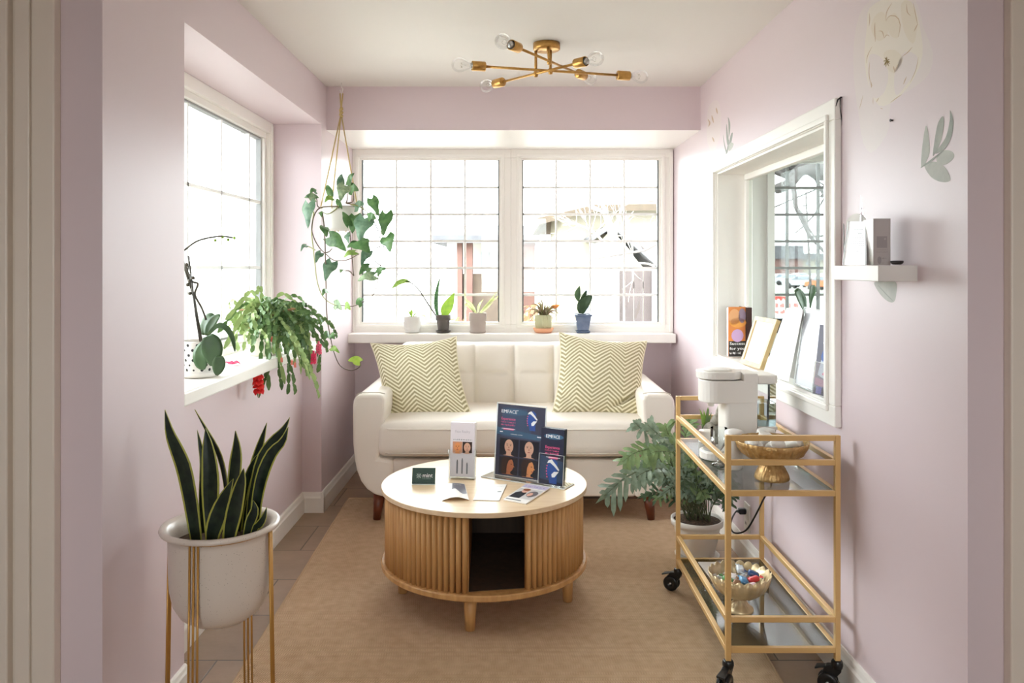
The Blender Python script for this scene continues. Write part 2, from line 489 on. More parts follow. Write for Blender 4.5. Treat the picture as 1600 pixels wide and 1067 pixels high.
struct(MB().box((-1.34, 2.388, .845), (-1.0, 4.09, .89), WHITE).build('trim_4', bevel=.006))

# pass-through window in the right wall
root = window_root('window_4', (1.08, 3.16, .84))
cs = MB(); wd = .066
for a, b_ in (((.978, 2.50-wd, .84-wd), (1.0, 3.83+wd, .84)), ((.978, 2.50-wd, 1.73), (1.0, 3.83+wd, 1.73+wd)),
              ((.978, 2.50-wd, .84), (1.0, 2.50, 1.73)), ((.978, 3.83, .84), (1.0, 3.83+wd, 1.73))):
    cs.box(a, b_, WHITE)
frame_yz(cs, 2.50-.022, 3.83+.022, .84-.022, 1.73+.022, .968, .98, .02, WHITE)
cs.build('casing', root, warp=shear, bevel=.004)
ck = MB(); yp = 2.50 - wd - .0006; cp0 = Vector((1, yp, 1)); cn_ = Vector((0, 1, 0))
ck.tube([ONPLANE(x, y, cp0, cn_) for x, y in ((1306,166),(1309,156),(1314,152),(1319,153))], [.001,.0024,.0028,.0015], INK, 5)
ck.tube([ONPLANE(x, y, cp0, cn_) for x, y in ((1313,153),(1312.5,166),(1314,178),(1315.5,190),(1316,196))], [.0018,.0012,.0016,.001,.0016], INK, 5)
ck.build('paint_crack', root)
ln = MB(); frame_yz(ln, 2.496, 3.834, .836, 1.734, .99, 1.155, .012, WHITE)
ln.build('reveal_lining', root, warp=shear)
fr = MB(); frame_yz(fr, 2.508, 3.822, .848, 1.722, 1.118, 1.15, .03, WHITE); fr.build('frame', root, warp=shear, bevel=.004)
MB().box((1.132, 2.538, .878), (1.136, 3.792, 1.692), clear('inner_glass', (247, 251, 249), .02)).build('glass_pane', root, warp=shear)

# window of the neighbouring room
root = window_root('window_5', (2.2, 4.93, .87))
fr = MB(); frame_xz(fr, 1.59, 2.76, .83, 1.98, 4.93, 4.96, .045, GREYW); fr.box((1.55, 4.80, .815), (2.8, 4.96, .865), GREYW)
fr.build('frame', root)
lt = MB()
for k in range(6):
    x = 1.723 + .195*k; lt.box((x-.008, 4.955, .865), (x+.008, 4.975, 1.94), LEADG)
for k in range(0, 6):
    z = .931 + .168*k; lt.box((1.635, 4.953, z-.008), (2.72, 4.975, z+.008), LEADG)
lt.build('lattice', root)
MB().box((1.635, 4.98, .865), (2.72, 4.984, 1.95), clear('dimming_glass', (184,186,186), .7)).build('glass_pane', root)  # grey tint added to dim the overbright view outside

# unseen windows added for extra daylight: neighbouring room's side and hall's far end
def plain_window(name, c, along_x, w_, h_, n):
    r = window_root(name, c); a = MB(); g = MB(); l = MB()
    T = (lambda u, v, z: (c[0]+u, c[1]+v, c[2]+z)) if along_x else (lambda u, v, z: (c[0]+v, c[1]+u, c[2]+z))
    def bx(m, u0, u1, v0, v1, z0, z1, mt):
        p, q = T(u0, v0, z0), T(u1, v1, z1); m.box([min(i, j) for i, j in zip(p, q)], [max(i, j) for i, j in zip(p, q)], mt)
    hw, hh = w_/2, h_/2
    for u0, u1, z0, z1 in ((-hw, hw, hh-.06, hh), (-hw, hw, -hh, -hh+.06), (-hw, -hw+.06, -hh+.06, hh-.06), (hw-.06, hw, -hh+.06, hh-.06)): bx(a, u0, u1, -.05, .05, z0, z1, WHITE)
    for k in range(1, n): bx(l, -hw+w_*k/n-.012, -hw+w_*k/n+.012, -.02, .02, -hh+.06, hh-.06, WHITE)
    bx(g, -hw+.06, hw-.06, -.003, .003, -hh+.06, hh-.06, GLASS)
    a.build('frame', r); l.build('mullion', r); g.build('glass_pane', r)
plain_window('window_6', (3.35, 3.5, 1.4), False, 2.4, 1.2, 3)
plain_window('window_7', (0, -3.25, 1.475), True, 1.2, 1.35, 2)
# roller blind head of the neighbouring room
bl = thing('roller_blind', 'grey roller blind rolled up at the top of the neighbouring room window', 'blind', (2.1, 4.85, 1.9))
MB().rbox((2.12, 4.86, 1.955), (1.12, .08, .08), .02, (2,2,2), BLIND).build('cassette', bl)

# electrical outlet on the right wall
o_ = thing('wall_outlet', 'white electrical outlet plate low on the right wall behind the gold cart', 'outlet', PW(1169, 808))
y0 = PW(1169, 808).y
ob = MB(); ob.rbox((.996, y0, .2), (.007, .075, .12), .003, (1,2,2), PWHITE)
ob.build('cover_plate', o_, warp=shear)
for z in (.225, .175):
    ob = MB(); ob.boxc((.9915, y0, z), (.003, .03, .028), PWHITE); ob.boxc((.9898, y0-.006, z), (.001, .003, .01), INK); ob.boxc((.9898, y0+.006, z), (.001, .003, .01), INK)
    ob.build('socket', o_, warp=shear)
nl = MB(); q = PW(1395, 188, .004); nq = PW(1395,188,0); nl.tube([nq + Vector((.003,0,0)), nq - Vector((.006,0,0))], .0022, INK, 8); nl.tube([nq - Vector((.006,0,0)), nq - Vector((.0075,0,0))], .004, INK, 10)
tag(nl.build('wall_nail'), 'small black nail in the lilac wall under the large flower decal', 'nail')

# ------------------------------------------------------------------ rug
def rug_material():
    m = bpy.data.materials.new('jute_weave'); m.use_nodes = True
    nt = m.node_tree; b = nt.nodes['Principled BSDF']; L = nt.links.new
    tc = node(nt, 'ShaderNodeTexCoord')
    w1 = node(nt, 'ShaderNodeTexWave', bands_direction='DIAGONAL'); w1.inputs['Scale'].default_value = 80; w1.inputs['Distortion'].default_value = .6
    w2 = node(nt, 'ShaderNodeTexWave', bands_direction='Y'); w2.inputs['Scale'].default_value = 36; w2.inputs['Distortion'].default_value = .6
    L(tc.outputs['Object'], w1.inputs['Vector']); L(tc.outputs['Object'], w2.inputs['Vector'])
    mu = node(nt, 'ShaderNodeMath', operation='MULTIPLY'); L(w1.outputs['Fac'], mu.inputs[0]); L(w2.outputs['Fac'], mu.inputs[1])
    n = node(nt, 'ShaderNodeTexNoise'); n.inputs['Scale'].default_value = 30; n.inputs['Detail'].default_value = 6; L(tc.outputs['Object'], n.inputs['Vector'])
    r = node(nt, 'ShaderNodeValToRGB'); r.color_ramp.elements[0].color = lin((176, 144, 112)); r.color_ramp.elements[1].color = lin((226, 200, 168))
    ad = node(nt, 'ShaderNodeMath', operation='MULTIPLY_ADD'); ad.inputs[1].default_value = .5; L(mu.outputs[0], ad.inputs[0]); 
    m2 = node(nt, 'ShaderNodeMath', operation='MULTIPLY'); m2.inputs[1].default_value = .75; L(n.outputs['Fac'], m2.inputs[0]); L(m2.outputs[0], ad.inputs[2])
    L(ad.outputs[0], r.inputs['Fac']); L(r.outputs['Color'], b.inputs['Base Color'])
    bp = node(nt, 'ShaderNodeBump'); bp.inputs['Strength'].default_value = .8; bp.inputs['Distance'].default_value = .004
    L(mu.outputs[0], bp.inputs['Height']); L(bp.outputs[0], b.inputs['Normal'])
    b.inputs['Roughness'].default_value = .95; b.inputs['Specular IOR Level'].default_value = .1
    return m
JUTE = rug_material()
rc = [(-.905, 4.31), (.862, 4.28), (.80, 1.75), (-.835, 1.75)]
rg = thing('jute_rug', 'large beige woven jute rug under the coffee table and sofa legs', 'rug', (0, 3, 0))
mb = MB(); mb.prism(rc[::-1], .008, JUTE); mb.build('woven_field', rg, bevel=.003)
mb = MB(); mb.tube([Vector((x, y, .006)) for x, y in rc], .006, mat('jute_binding', (188, 160, 128), .9), 8, closed=True); mb.build('binding', rg)
# ------------------------------------------------------------------ sofa
sofa = thing('loveseat_sofa', 'ivory leather loveseat with tufted back and wooden legs under the back window', 'sofa', (0, 4.28, 0))
arm = [(-.80,.58),(-.796,.61),(-.782,.634),(-.757,.642),(-.665,.642),(-.645,.636),(-.635,.615),(-.638,.55),(-.655,.42),(-.672,.325),(-.60,.315),(-.60,.130),
       (-.645,.131),(-.69,.143),(-.73,.170),(-.76,.21),(-.78,.262),(-.792,.32),(-.799,.40)]
for sg in (-1, 1):
    mb = MB(); poly = [(sg*x, z) for x, z in arm]
    if sg < 0: poly = poly[::-1]
    M = Matrix(((1,0,0,0),(0,0,1,3.90),(0,1,0,0),(0,0,0,1)))
    mb.prism(poly, .79, LEATHER, M, smooth=True)
    if sg > 0: mb.f = [f[::-1] for f in mb.f]
    a = mb.build('armrest', sofa, bevel=.016, bseg=3)
    sm = MB()
    path = [Vector((sg*x, 3.922, z)) for x, z in [(-.797,.40),(-.80,.58),(-.794,.614),(-.78,.638),(-.757,.6455),(-.668,.6455),(-.645,.640)]]
    sm.tube([p + Vector((-sg*0, .012, 0)) for p in path], .0028, LEATHERS, 6)
    sm.build('arm_seam', a)
mb = MB(); mb.rbox((0, 4.29, .223), (1.21, .76, .186), .014, (6,3,2), LEATHER); mb.build('base', sofa)
def puff(sx, sy, am):
    def fn(q):
        if q.z > 0: q = q + Vector((0, 0, am*max(0, 1-(2*q.x/sx)**4)*max(0, 1-(2*q.y/sy)**2)))
        return q
    return fn
def cush(q):
    q = puff(1.36, .6, .018)(q)
    if q.y < 0: q = q + Vector((0, -.012*max(0, 1-(2*q.x/1.36)**6), 0))
    return q
mb = MB(); mb.rbox((0, 4.18, .418), (1.365, .58, .178), .045, (24, 8, 4), LEATHER, fn=cush)
cu = mb.build('seat_cushion', sofa)
for z in (.472, .352):
    sm = MB(); pts = []
    for i in range(25):
        x = -.672 + 1.344*i/24
        e = abs(x)/.672
        pts.append((x, 3.888 - .012*(1-e**6) + .03*max(0, (e-.94)/.06)**2, z))
    sm.tube(pts, .003, LEATHERS if z < .4 else LEATHER, 6); sm.build('welt', cu)
def tuft(q):
    if q.y < 0:
        d = 0
        for k in range(-3, 4):
            dx = abs(q.x - k*.224); d = max(d, .022*math.exp(-(dx/.014)**1.2) + .012*max(0, 1-dx/.11)**2*.6)
        dz = abs(q.z - .10); g = .015*math.exp(-(dz/.013)**1.2)
        for k in range(-3, 4):
            r = math.hypot(q.x - k*.224, q.z - .10); d = max(d, .030*math.exp(-(r/.035)**1.3))
        q = q + Vector((0, max(d, g) - .012, 0))
    return q + Vector((0, (q.z)*.16, 0))
mb = MB(); mb.rbox((0, 4.54, .572), (1.33, .20, .525), .05, (132, 4, 52), LEATHER, fn=tuft)
bk = mb.build('backrest', sofa)
for k in range(-2, 3):
    b_ = MB(); b_.rbox((k*.224, 4.482, .672), (.02, .012, .02), .0055, (1,1,1), LEATHERS); b_.build('tuft_button', bk)
for x, y, dx, dy in ((-.675, 3.955, -.012, -.012), (.675, 3.955, .012, -.012), (-.675, 4.61, -.012, .012), (.675, 4.61, .012, .012)):
    mb = MB(); mb.tube([(x, y, .135), (x+dx, y+dy, .009 if y < 4.2 else .0005)], [.030, .018], WALNUT, 20); mb.build('leg', sofa)

# ------------------------------------------------------------------ pillows with a woven herringbone
def herringbone():
    m = bpy.data.materials.new('herringbone_weave'); m.use_nodes = True
    nt = m.node_tree; b = nt.nodes['Principled BSDF']; L = nt.links.new
    uv = node(nt, 'ShaderNodeUVMap'); sp = node(nt, 'ShaderNodeSeparateXYZ'); 
    nz = node(nt, 'ShaderNodeTexNoise'); nz.inputs['Scale'].default_value = 90; nz.inputs['Detail'].default_value = 2
    L(uv.outputs[0], sp.inputs[0]); L(uv.outputs[0], nz.inputs['Vector'])
    def M(op, a, b2=None):
        n = node(nt, 'ShaderNodeMath', operation=op)
        for i, q in enumerate((a, b2)):
            if q is None: continue
            if isinstance(q, (int, float)): n.inputs[i].default_value = q
            else: L(q, n.inputs[i])
        return n.outputs[0]
    tri = M('PINGPONG', sp.outputs[0], .172)
    h = M('ADD', M('SUBTRACT', sp.outputs[1], M('MULTIPLY', tri, .86)), M('MULTIPLY', nz.outputs['Fac'], .014))
    fr = M('FRACT', M('MULTIPLY', h, 19.5))
    st = M('GREATER_THAN', fr, .47)
    mx = node(nt, 'ShaderNodeMix', data_type='RGBA'); mx.inputs[6].default_value = lin((236, 229, 204)); mx.inputs[7].default_value = lin((166, 157, 122))
    L(st, mx.inputs[0]); L(mx.outputs[2], b.inputs['Base Color'])
    b.inputs['Roughness'].default_value = .95; b.inputs['Specular IOR Level'].default_value = .1
    bp = node(nt, 'ShaderNodeBump'); bp.inputs['Strength'].default_value = .5; bp.inputs['Distance'].default_value = .003; L(fr, bp.inputs['Height']); L(bp.outputs[0], b.inputs['Normal'])
    return m
HERR = herringbone()
PCRM = mat('cream_piping', (228, 220, 192), .9)
def pillow(label, tl, tr, bl, br, thick, creases, uoff):
    cen = (tl+tr+bl+br)/4
    root = thing('throw_pillow', label, 'pillow', (cen.x, cen.y, min(bl.z, br.z)), group='herringbone pillows on the loveseat')
    nrm = (tr-bl).cross(tl-br).normalized()
    if nrm.y > 0: nrm = -nrm
    N = 44; mb = MB(); edge = []
    for side in (1, -1):
        vs, uv, fs = [], [], []
        for i in range(N+1):
            for j in range(N+1):
                u, v = i/N, j/N
                # edges pulled inwards between the corners
                uu = u + (.5-u)*.10*(4*v*(1-v))*abs(2*u-1)**2; vv = v + (.5-v)*.13*(4*u*(1-u))*abs(2*v-1)**2
                p = bl*(1-uu)*(1-vv) + br*uu*(1-vv) + tl*(1-uu)*vv + tr*uu*vv
                prof = max(0, (1-(2*u-1)**2))**.55 * max(0, (1-(2*v-1)**2))**.55
                h = thick*prof
                if side > 0:
                    for (cu_, cv, ang, ln_, dp, wd) in creases:
                        a = (u-cu_)*math.cos(ang) + (v-cv)*math.sin(ang); b_ = -(u-cu_)*math.sin(ang) + (v-cv)*math.cos(ang)
                        h -= dp*math.exp(-(b_/wd)**2)*math.exp(-(a/ln_)**4)*min(1, prof*1.6)
                    h += .004*math.sin(u*9+uoff)*math.sin(v*7)*prof
                vs.append(p + nrm*h*(1 if side > 0 else -.75)); uv.append((u+uoff, v))
        for i in range(N):
            for j in range(N):
                a = i*(N+1)+j; q = (a, a+N+1, a+N+2, a+1)
                fs.append(q if side > 0 else q[::-1])
        mb.add(vs, fs, HERR, True, uv)
        if side > 0:
            edge = [vs[i*(N+1)] for i in range(N+1)] + [vs[N*(N+1)+j] for j in range(1, N+1)] + [vs[i*(N+1)+N] for i in range(N-1, -1, -1)] + [vs[j] for j in range(N-1, 0, -1)]
    o = mb.build('cover', root)
    e = MB(); e.tube(edge, .0035, PCRM, 6, closed=True); e.build('piping', root)
    return root
pillow('olive and cream herringbone pillow leaning at the left arm of the loveseat',
       P(579,536,4.30), P(713,526,4.34), P(601,658,4.12), P(738,652,4.06), .075,
       [(.38,.97,1.45,.12,.022,.03), (.03,.12,.7,.16,.03,.05), (.9,.06,2.4,.1,.02,.04)], .10)
pillow('olive and cream herringbone pillow leaning at the right arm of the loveseat',
       P(874,519,4.34), P(1011,533,4.30), P(861,651,4.06), P(1006,657,4.10), .078,
       [(.83,.22,.62,.22,.034,.025), (.12,.20,-.6,.12,.02,.04)], .28)

# ------------------------------------------------------------------ coffee table
OAKC = dict(noise=((182, 136, 84), 6, .25))
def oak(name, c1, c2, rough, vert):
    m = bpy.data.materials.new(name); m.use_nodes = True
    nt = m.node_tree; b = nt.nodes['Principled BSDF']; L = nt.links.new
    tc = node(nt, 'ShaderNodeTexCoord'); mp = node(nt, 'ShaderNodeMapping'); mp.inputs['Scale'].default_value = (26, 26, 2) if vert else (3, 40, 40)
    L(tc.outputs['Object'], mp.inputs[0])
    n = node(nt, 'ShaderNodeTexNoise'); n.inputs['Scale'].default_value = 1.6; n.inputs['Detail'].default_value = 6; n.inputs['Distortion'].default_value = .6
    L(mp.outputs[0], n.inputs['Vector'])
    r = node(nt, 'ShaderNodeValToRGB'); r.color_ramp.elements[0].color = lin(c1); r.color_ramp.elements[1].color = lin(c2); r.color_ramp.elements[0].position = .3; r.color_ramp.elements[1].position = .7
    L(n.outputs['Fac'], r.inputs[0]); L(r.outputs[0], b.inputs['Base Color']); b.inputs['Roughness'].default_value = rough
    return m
OAK = oak('oak_slats', (186, 138, 84), (212, 166, 108), .45, True)
OAK_SHEEN = oak('oak_top_sheen', (226, 198, 160), (238, 214, 180), .33, False)  # top lightened so its colour carries the window sheen
OAK_SHADE = oak('oak_shaded_inside', (56, 42, 31), (72, 54, 40), .8, True)  # oak darkened: shade of the cubby and slat gaps put into the colour
TX, TY, ZT = -.1156, 3.09, .43
tb = thing('round_coffee_table', 'round oak coffee table with reeded slat sides and open shaded cubby', 'table', (TX, TY, 0))
def tc_(x, y, z=0): return Vector((TX+x, TY+y, z))
mb = MB(); R = .400
mb.lathe([(0,ZT),(R-.0015,ZT),(R,ZT-.0015),(R,ZT-.016),(R-.002,ZT-.018),(0,ZT-.018)], OAK_SHEEN, 120, c=(TX,TY,0), hard=True); mb.build('tabletop', tb)
mb = MB(); mb.lathe([(0,.146),(R-.004,.146),(R,.142),(R,.128),(R-.004,.124),(0,.124)], OAK, 120, c=(TX,TY,0), hard=True); mb.build('bottom_panel', tb)
a0, a1 = math.radians(-96.5), math.radians(-64.5)       # the open cubby
ns = 104; RB = .374
mbs = [MB(), MB()]
for k in range(ns):
    a = -PI/2 - .115 - 2*PI*(k+.5)/ns
    aa = math.atan2(math.sin(a), math.cos(a))
    if a0 < aa < a1: continue
    c, s_ = math.cos(a), math.sin(a); t = Vector((-s_, c, 0)); rad = Vector((c, s_, 0)); hw = PI*RB/ns*.88
    prof = [(-hw, -.010), (-hw, -.003), (-hw*.85, .005), (-hw*.5, .0105), (0, .0125), (hw*.5, .0105), (hw*.85, .005), (hw, -.003), (hw, -.010)]
    M = Matrix.Translation(tc_(0,0,.146)) @ Matrix(((t.x, rad.x, 0, rad.x*RB), (t.y, rad.y, 0, rad.y*RB), (0,0,1,0), (0,0,0,1)))
    mbs[0 if math.cos(a) < -.02 else 1].prism([(p[0], p[1]) for p in prof][::-1], .264, OAK, M, smooth=True)
for q in mbs: q.build('reeded_side', tb)
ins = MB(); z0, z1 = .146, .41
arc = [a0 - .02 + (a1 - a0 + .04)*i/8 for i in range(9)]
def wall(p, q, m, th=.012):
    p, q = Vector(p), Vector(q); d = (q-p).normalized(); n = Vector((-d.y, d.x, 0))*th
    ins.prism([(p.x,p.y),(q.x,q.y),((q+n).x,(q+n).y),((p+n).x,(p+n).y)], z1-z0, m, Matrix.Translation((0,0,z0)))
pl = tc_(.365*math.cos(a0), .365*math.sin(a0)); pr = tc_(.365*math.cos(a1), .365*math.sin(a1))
wall(pl, tc_(-.06, .24), OAK); wall(tc_(.2, .24), pr, OAK); wall(tc_(-.06, .24), tc_(.2, .24), OAK_SHADE)
ins.prism([(q.x,q.y) for q in (pl, tc_(-.06,.24), tc_(.2,.24), pr)][::-1], .002, OAK_SHADE, Matrix.Translation((0,0,.1462)))
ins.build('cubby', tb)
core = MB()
core.lathe([(.360, .146), (.360, .41)], OAK_SHADE, 96, c=(TX,TY,0))  # dark core paints shade into the gaps between slats
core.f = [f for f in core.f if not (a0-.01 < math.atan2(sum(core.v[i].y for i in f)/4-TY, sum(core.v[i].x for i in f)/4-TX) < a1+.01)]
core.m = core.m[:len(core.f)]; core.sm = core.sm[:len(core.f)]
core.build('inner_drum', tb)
for x, y in ((-.037,-.345),(.316,-.11),(-.313,-.033),(.03,.345)):
    mb = MB(); mb.tube([tc_(x,y,.124), tc_(x*1.01,y*1.01,0.009)], [.024, .0175], OAK, 24); mb.build('leg', tb)

# ------------------------------------------------------------------ things on the coffee table
def pm(n, c, r=.35): return mat('print_' + n, c, r)
NAVY, DARK, TEAL = pm('navy', (54, 58, 82)), pm('dark', (22, 24, 36)), pm('teal', (52, 92, 122))
BLUE, PINK, WHT, SKIN, SKIN2, HAIR = pm('blue', (44, 84, 160)), pm('pink', (224, 92, 140)), pm('white', (242,242,244)), pm('skin', (216,170,146)), pm('tan', (186,112,76)), pm('hair', (52,32,26))
GREYP, ORNG = pm('grey', (120,124,132)), pm('orange', (226,150,96))
MOUTH = pm('mouth', (168, 84, 78))
def portrait(p, a, b, s, skin, hair, kind, l=3):
    """a small printed head: kind 'front', 'left' or 'right'"""
    if hair: p.oval(a - (0 if kind == 'front' else s*.10*(1 if kind == 'right' else -1)), b+s*.06, s*.44, s*.54, hair, l)
    p.poly([(a-s*.17, b-s*.3), (a+s*.17, b-s*.3), (a+s*.2, b-s*.56), (a+s*.45, b-s*.62), (a-s*.45, b-s*.62), (a-s*.2, b-s*.56)], skin, l)
    sh = 0 if kind == 'front' else (.08*s if kind == 'right' else -.08*s)
    p.oval(a+sh, b, s*.34, s*.46, skin, l+1)
    if kind == 'front':
        for q in (-1, 1): p.oval(a+q*s*.13, b+s*.06, s*.055, s*.025, HAIR, l+2, 8); p.rect(a+q*s*.13-s*.07, b+s*.13, a+q*s*.13+s*.07, b+s*.15, HAIR, l+2)
        p.poly([(a-s*.04,b-s*.12),(a+s*.04,b-s*.12),(a,b+s*.02)], MOUTH, l+2)
        p.oval(a, b-s*.24, s*.11, s*.03, MOUTH, l+2, 10)
    else:
        q = 1 if kind == 'right' else -1
        p.poly([(a+sh+q*s*.30,b+s*.02),(a+sh+q*s*.44,b-s*.10),(a+sh+q*s*.28,b-s*.12)], skin, l+1)
        p.oval(a+sh+q*s*.17, b+s*.07, s*.06, s*.025, HAIR, l+2, 8); p.oval(a+sh+q*s*.22, b-s*.24, s*.09, s*.03, MOUTH, l+2, 10)
        if hair: p.poly([(a-q*s*.48,b+s*.25),(a-q*s*.1,b+s*.54),(a+q*s*.28,b+s*.40),(a+q*s*.05,b+s*.30),(a-q*s*.08,b-s*.02),(a-q*s*.12,b-s*.6),(a-q*s*.5,b-s*.6)], hair, l+3)
def device(p, a, b, s, l=3):
    """the printed blue face with a white visor"""
    p.poly([(a-.1*s,b+.62*s),(a+.15*s,b+.75*s),(a+.42*s,b+.55*s),(a+.38*s,b-.1*s),(a+.4*s,b-.75*s),(a-.1*s,b-.75*s),(a-.18*s,b-.35*s),(a-.32*s,b-.12*s),(a-.34*s,b+.2*s)], BLUE, l)
    p.poly([(a-.22*s,b+.62*s),(a,b+.72*s),(a+.36*s,b+.36*s),(a+.56*s,b+.12*s),(a+.5*s,b+.04*s),(a+.2*s,b+.3*s),(a-.1*s,b+.5*s),(a-.3*s,b+.45*s)], WHT, l+1)
    p.poly([(a+.52*s,b+.0*s),(a+.2*s,b-.02*s),(a+.02*s,b-.2*s),(a+.06*s,b-.38*s),(a+.24*s,b-.36*s)], WHT, l+1)
    for i in range(5): p.oval(a-(.30+.03*math.sin(i))*s, b+(.3-.17*i)*s, .05*s, .05*s, PINK, l+2, 8)
def sheet(mb, o, u, v, n, w, h, t, m):
    o, u, v, n = Vector(o), Vector(u), Vector(v), Vector(n)
    vs = [o, o+u*w, o+u*w+v*h, o+v*h]; vs = [p - n*t for p in vs] + vs
    mb.add(vs, [(3,2,1,0),(4,5,6,7),(0,1,5,4),(1,2,6,5),(2,3,7,6),(3,0,4,7)], m, False)

hu = Vector((.869, -.495, 0)).normalized(); hn0 = Vector((hu.y, -hu.x, 0))         # along the holder, towards the viewer
if hn0.y > 0: hn0 = -hn0
lean = .10
hv = (Vector((0,0,1)) - hn0*lean).normalized(); hn = hu.cross(hv).normalized()
ho = PZ(772, 741, ZT+.004); ho.z = ZT + .006
hold = thing('poster_holder', 'clear acrylic stand holding the large navy face treatment poster on the coffee table', 'sign holder', (ho.x, ho.y, ZT))
mb = MB(); W_, H_ = .225, .288
sheet(mb, ho + hn*.004, hu, hv, hn, W_, H_, .0022, ACRYL); sheet(mb, ho - hn*.0025, hu, hv, hn, W_, H_, .0022, ACRYL)
for a in (0, W_-.0015): sheet(mb, ho + hu*a + hn*.0045, hu, hv, hn, .0015, H_, .007, EDGE)
sheet(mb, ho + hv*(H_-.0015) + hn*.0045, hu, hv, hn, W_, .0015, .007, EDGE)
mb.build('acrylic_sleeve', hold)
mb = MB(); bo = ho - hu*.03 - hn0*.035
mb.prism([(q.x, q.y) for q in (bo, bo+hn0*.085, bo+hn0*.085+hu*.37, bo+hu*.37)][::-1], .0045, clear('acrylic_base', (250,252,252), .7), Matrix.Translation((0,0,ZT+.0005)))
for a, b_ in ((bo, bo+hn0*.085), (bo+hn0*.085, bo+hn0*.085+hu*.37), (bo+hu*.37, bo+hn0*.085+hu*.37)):
    mb.tube([Vector((a.x,a.y,ZT+.003)), Vector((b_.x,b_.y,ZT+.003))], .0024, EDGE, 4)
mb.build('base', hold)
mb = MB(); sheet(mb, ho + hu*.004 + hn*.0012, hu, hv, hn, W_-.008, H_-.006, .001, NAVY)
p = Print(mb, ho + hu*.004 + hn*.0012, hu, hv, hn); pw, ph = W_-.008, H_-.006
p.poly([(pw*.1,.155),(pw*.72,.150),(pw*.72,.19),(pw*.62,.27),(pw*.1,.27)], pm('navy_mid', (52, 74, 104)), 1)
p.poly([(0,.162),(pw*.9,.152),(pw,.165),(pw,.172),(pw*.6,.178),(0,.19)], TEAL, 2)
p.oval(.08, ph-.028, .062, .012, TEAL, 2)
[p.text('EM', .016+e, ph-.034, .0135, WHT, 3, width=.0265) for e in (0, .0006, .0012)]; p.text('FACE', .016+.029, ph-.034, .0135, WHT, 3); p.oval(.093, ph-.021, .002, .002, WHT, 3, 8)
p.text('Experience', .018, ph-.062, .0105, PINK, 3, width=.066, bold=True); p.scrawl(.018, ph-.074, .066, .0075, PINK, 3, 1); p.scrawl(.018, ph-.085, .066, .0075, PINK, 3, 2)
p.rect(.03, ph-.101, .078, ph-.094, PINK, 3); p.rect(.022, ph-.0975, .085, ph-.0955, WHT, 4)
device(p, .155, ph-.055, .052)
p.rect(.014, ph-.112, .028, ph-.108, WHT, 3); p.scrawl(.065, ph-.118, .055, .004, WHT, 3, 3); p.rect(.185, ph-.118, .205, ph-.114, WHT, 3)
for i, (a, b_, sk, hr, kd) in enumerate(((.06,.113,SKIN,None,'front'), (.152,.113,SKIN,None,'front'), (.06,.040,SKIN2,HAIR,'right'), (.152,.040,ORNG,HAIR,'right'))):
    p.rect(a-.043, b_-.033, a+.043, b_+.034, DARK, 3); portrait(p, a, b_+.004, .060, sk, hr, kd, 4)
p.rect(0, .075, pw, .078, NAVY, 5)
mb.build('printed_poster', hold)
# pocket on the right end with leaflets
po = ho + hu*.222 + hn0*.012; po.z = ZT + .006
mb = MB(); sheet(mb, po + hn*.030, hu, hv, hn, .108, .115, .002, ACRYL)
for a in (0, .1065): 
    sheet(mb, po + hu*a + hn*.030, hu, hv, hn, .0015, .115, .03, ACRYL); sheet(mb, po + hu*a + hn*.0308, hu, hv, hn, .0012, .115, .002, EDGE)
sheet(mb, po + hv*.1140 + hn*.0308, hu, hv, hn, .108, .0010, .002, EDGE)
mb.build('leaflet_pocket', hold)
DLW, DLH = .099, .212
def leaflet(name, label, o, u, v, n, draw, back, group, t=.003):
    root = thing(name, label, 'brochure', (o.x, o.y, o.z), group=group)
    mb = MB(); sheet(mb, o, u, v, n, DLW, DLH, t, back)
    if draw: draw(Print(mb, o, u, v, n))
    mb.build('cover', root); return root
def emface_leaflet(p):
    p.rect(0, 0, DLW, DLH, pm('navy_deep', (30, 34, 56)), 1); p.poly([(0,.02),(DLW,.01),(DLW,.09),(0,.11)], pm('navy_mid', (52, 74, 104)), 2)
    p.oval(.055, DLH-.03, .042, .011, TEAL, 2)
    [p.text('EM', .020+e, DLH-.036, .0125, WHT, 3, width=.0245) for e in (0, .0006, .0012)]; p.text('FACE', .047, DLH-.036, .0125, WHT, 3, width=.034)
    p.text('Experience', .020, DLH-.076, .0105, PINK, 3, width=.062, bold=True); p.scrawl(.020, DLH-.087, .062, .0075, PINK, 3, 1); p.scrawl(.020, DLH-.098, .062, .0075, PINK, 3, 2)
    p.rect(.036, DLH-.114, .076, DLH-.106, PINK, 3); p.rect(.026, DLH-.110, .086, DLH-.108, WHT, 4)
    device(p, .05, .052, .062)
for i in range(5):
    leaflet('folded_brochure', 'navy face treatment brochure in front of the pocket stack beside the large poster' if i == 0 else 'dark brochure packed behind the front navy one in the acrylic pocket',
            po + hu*.0045 + hn*(.0275 - .0048*i) + hv*(.0005*i), hu, hv, hn, emface_leaflet if i == 0 else None, DARK, 'navy brochures in the acrylic pocket', .0042)
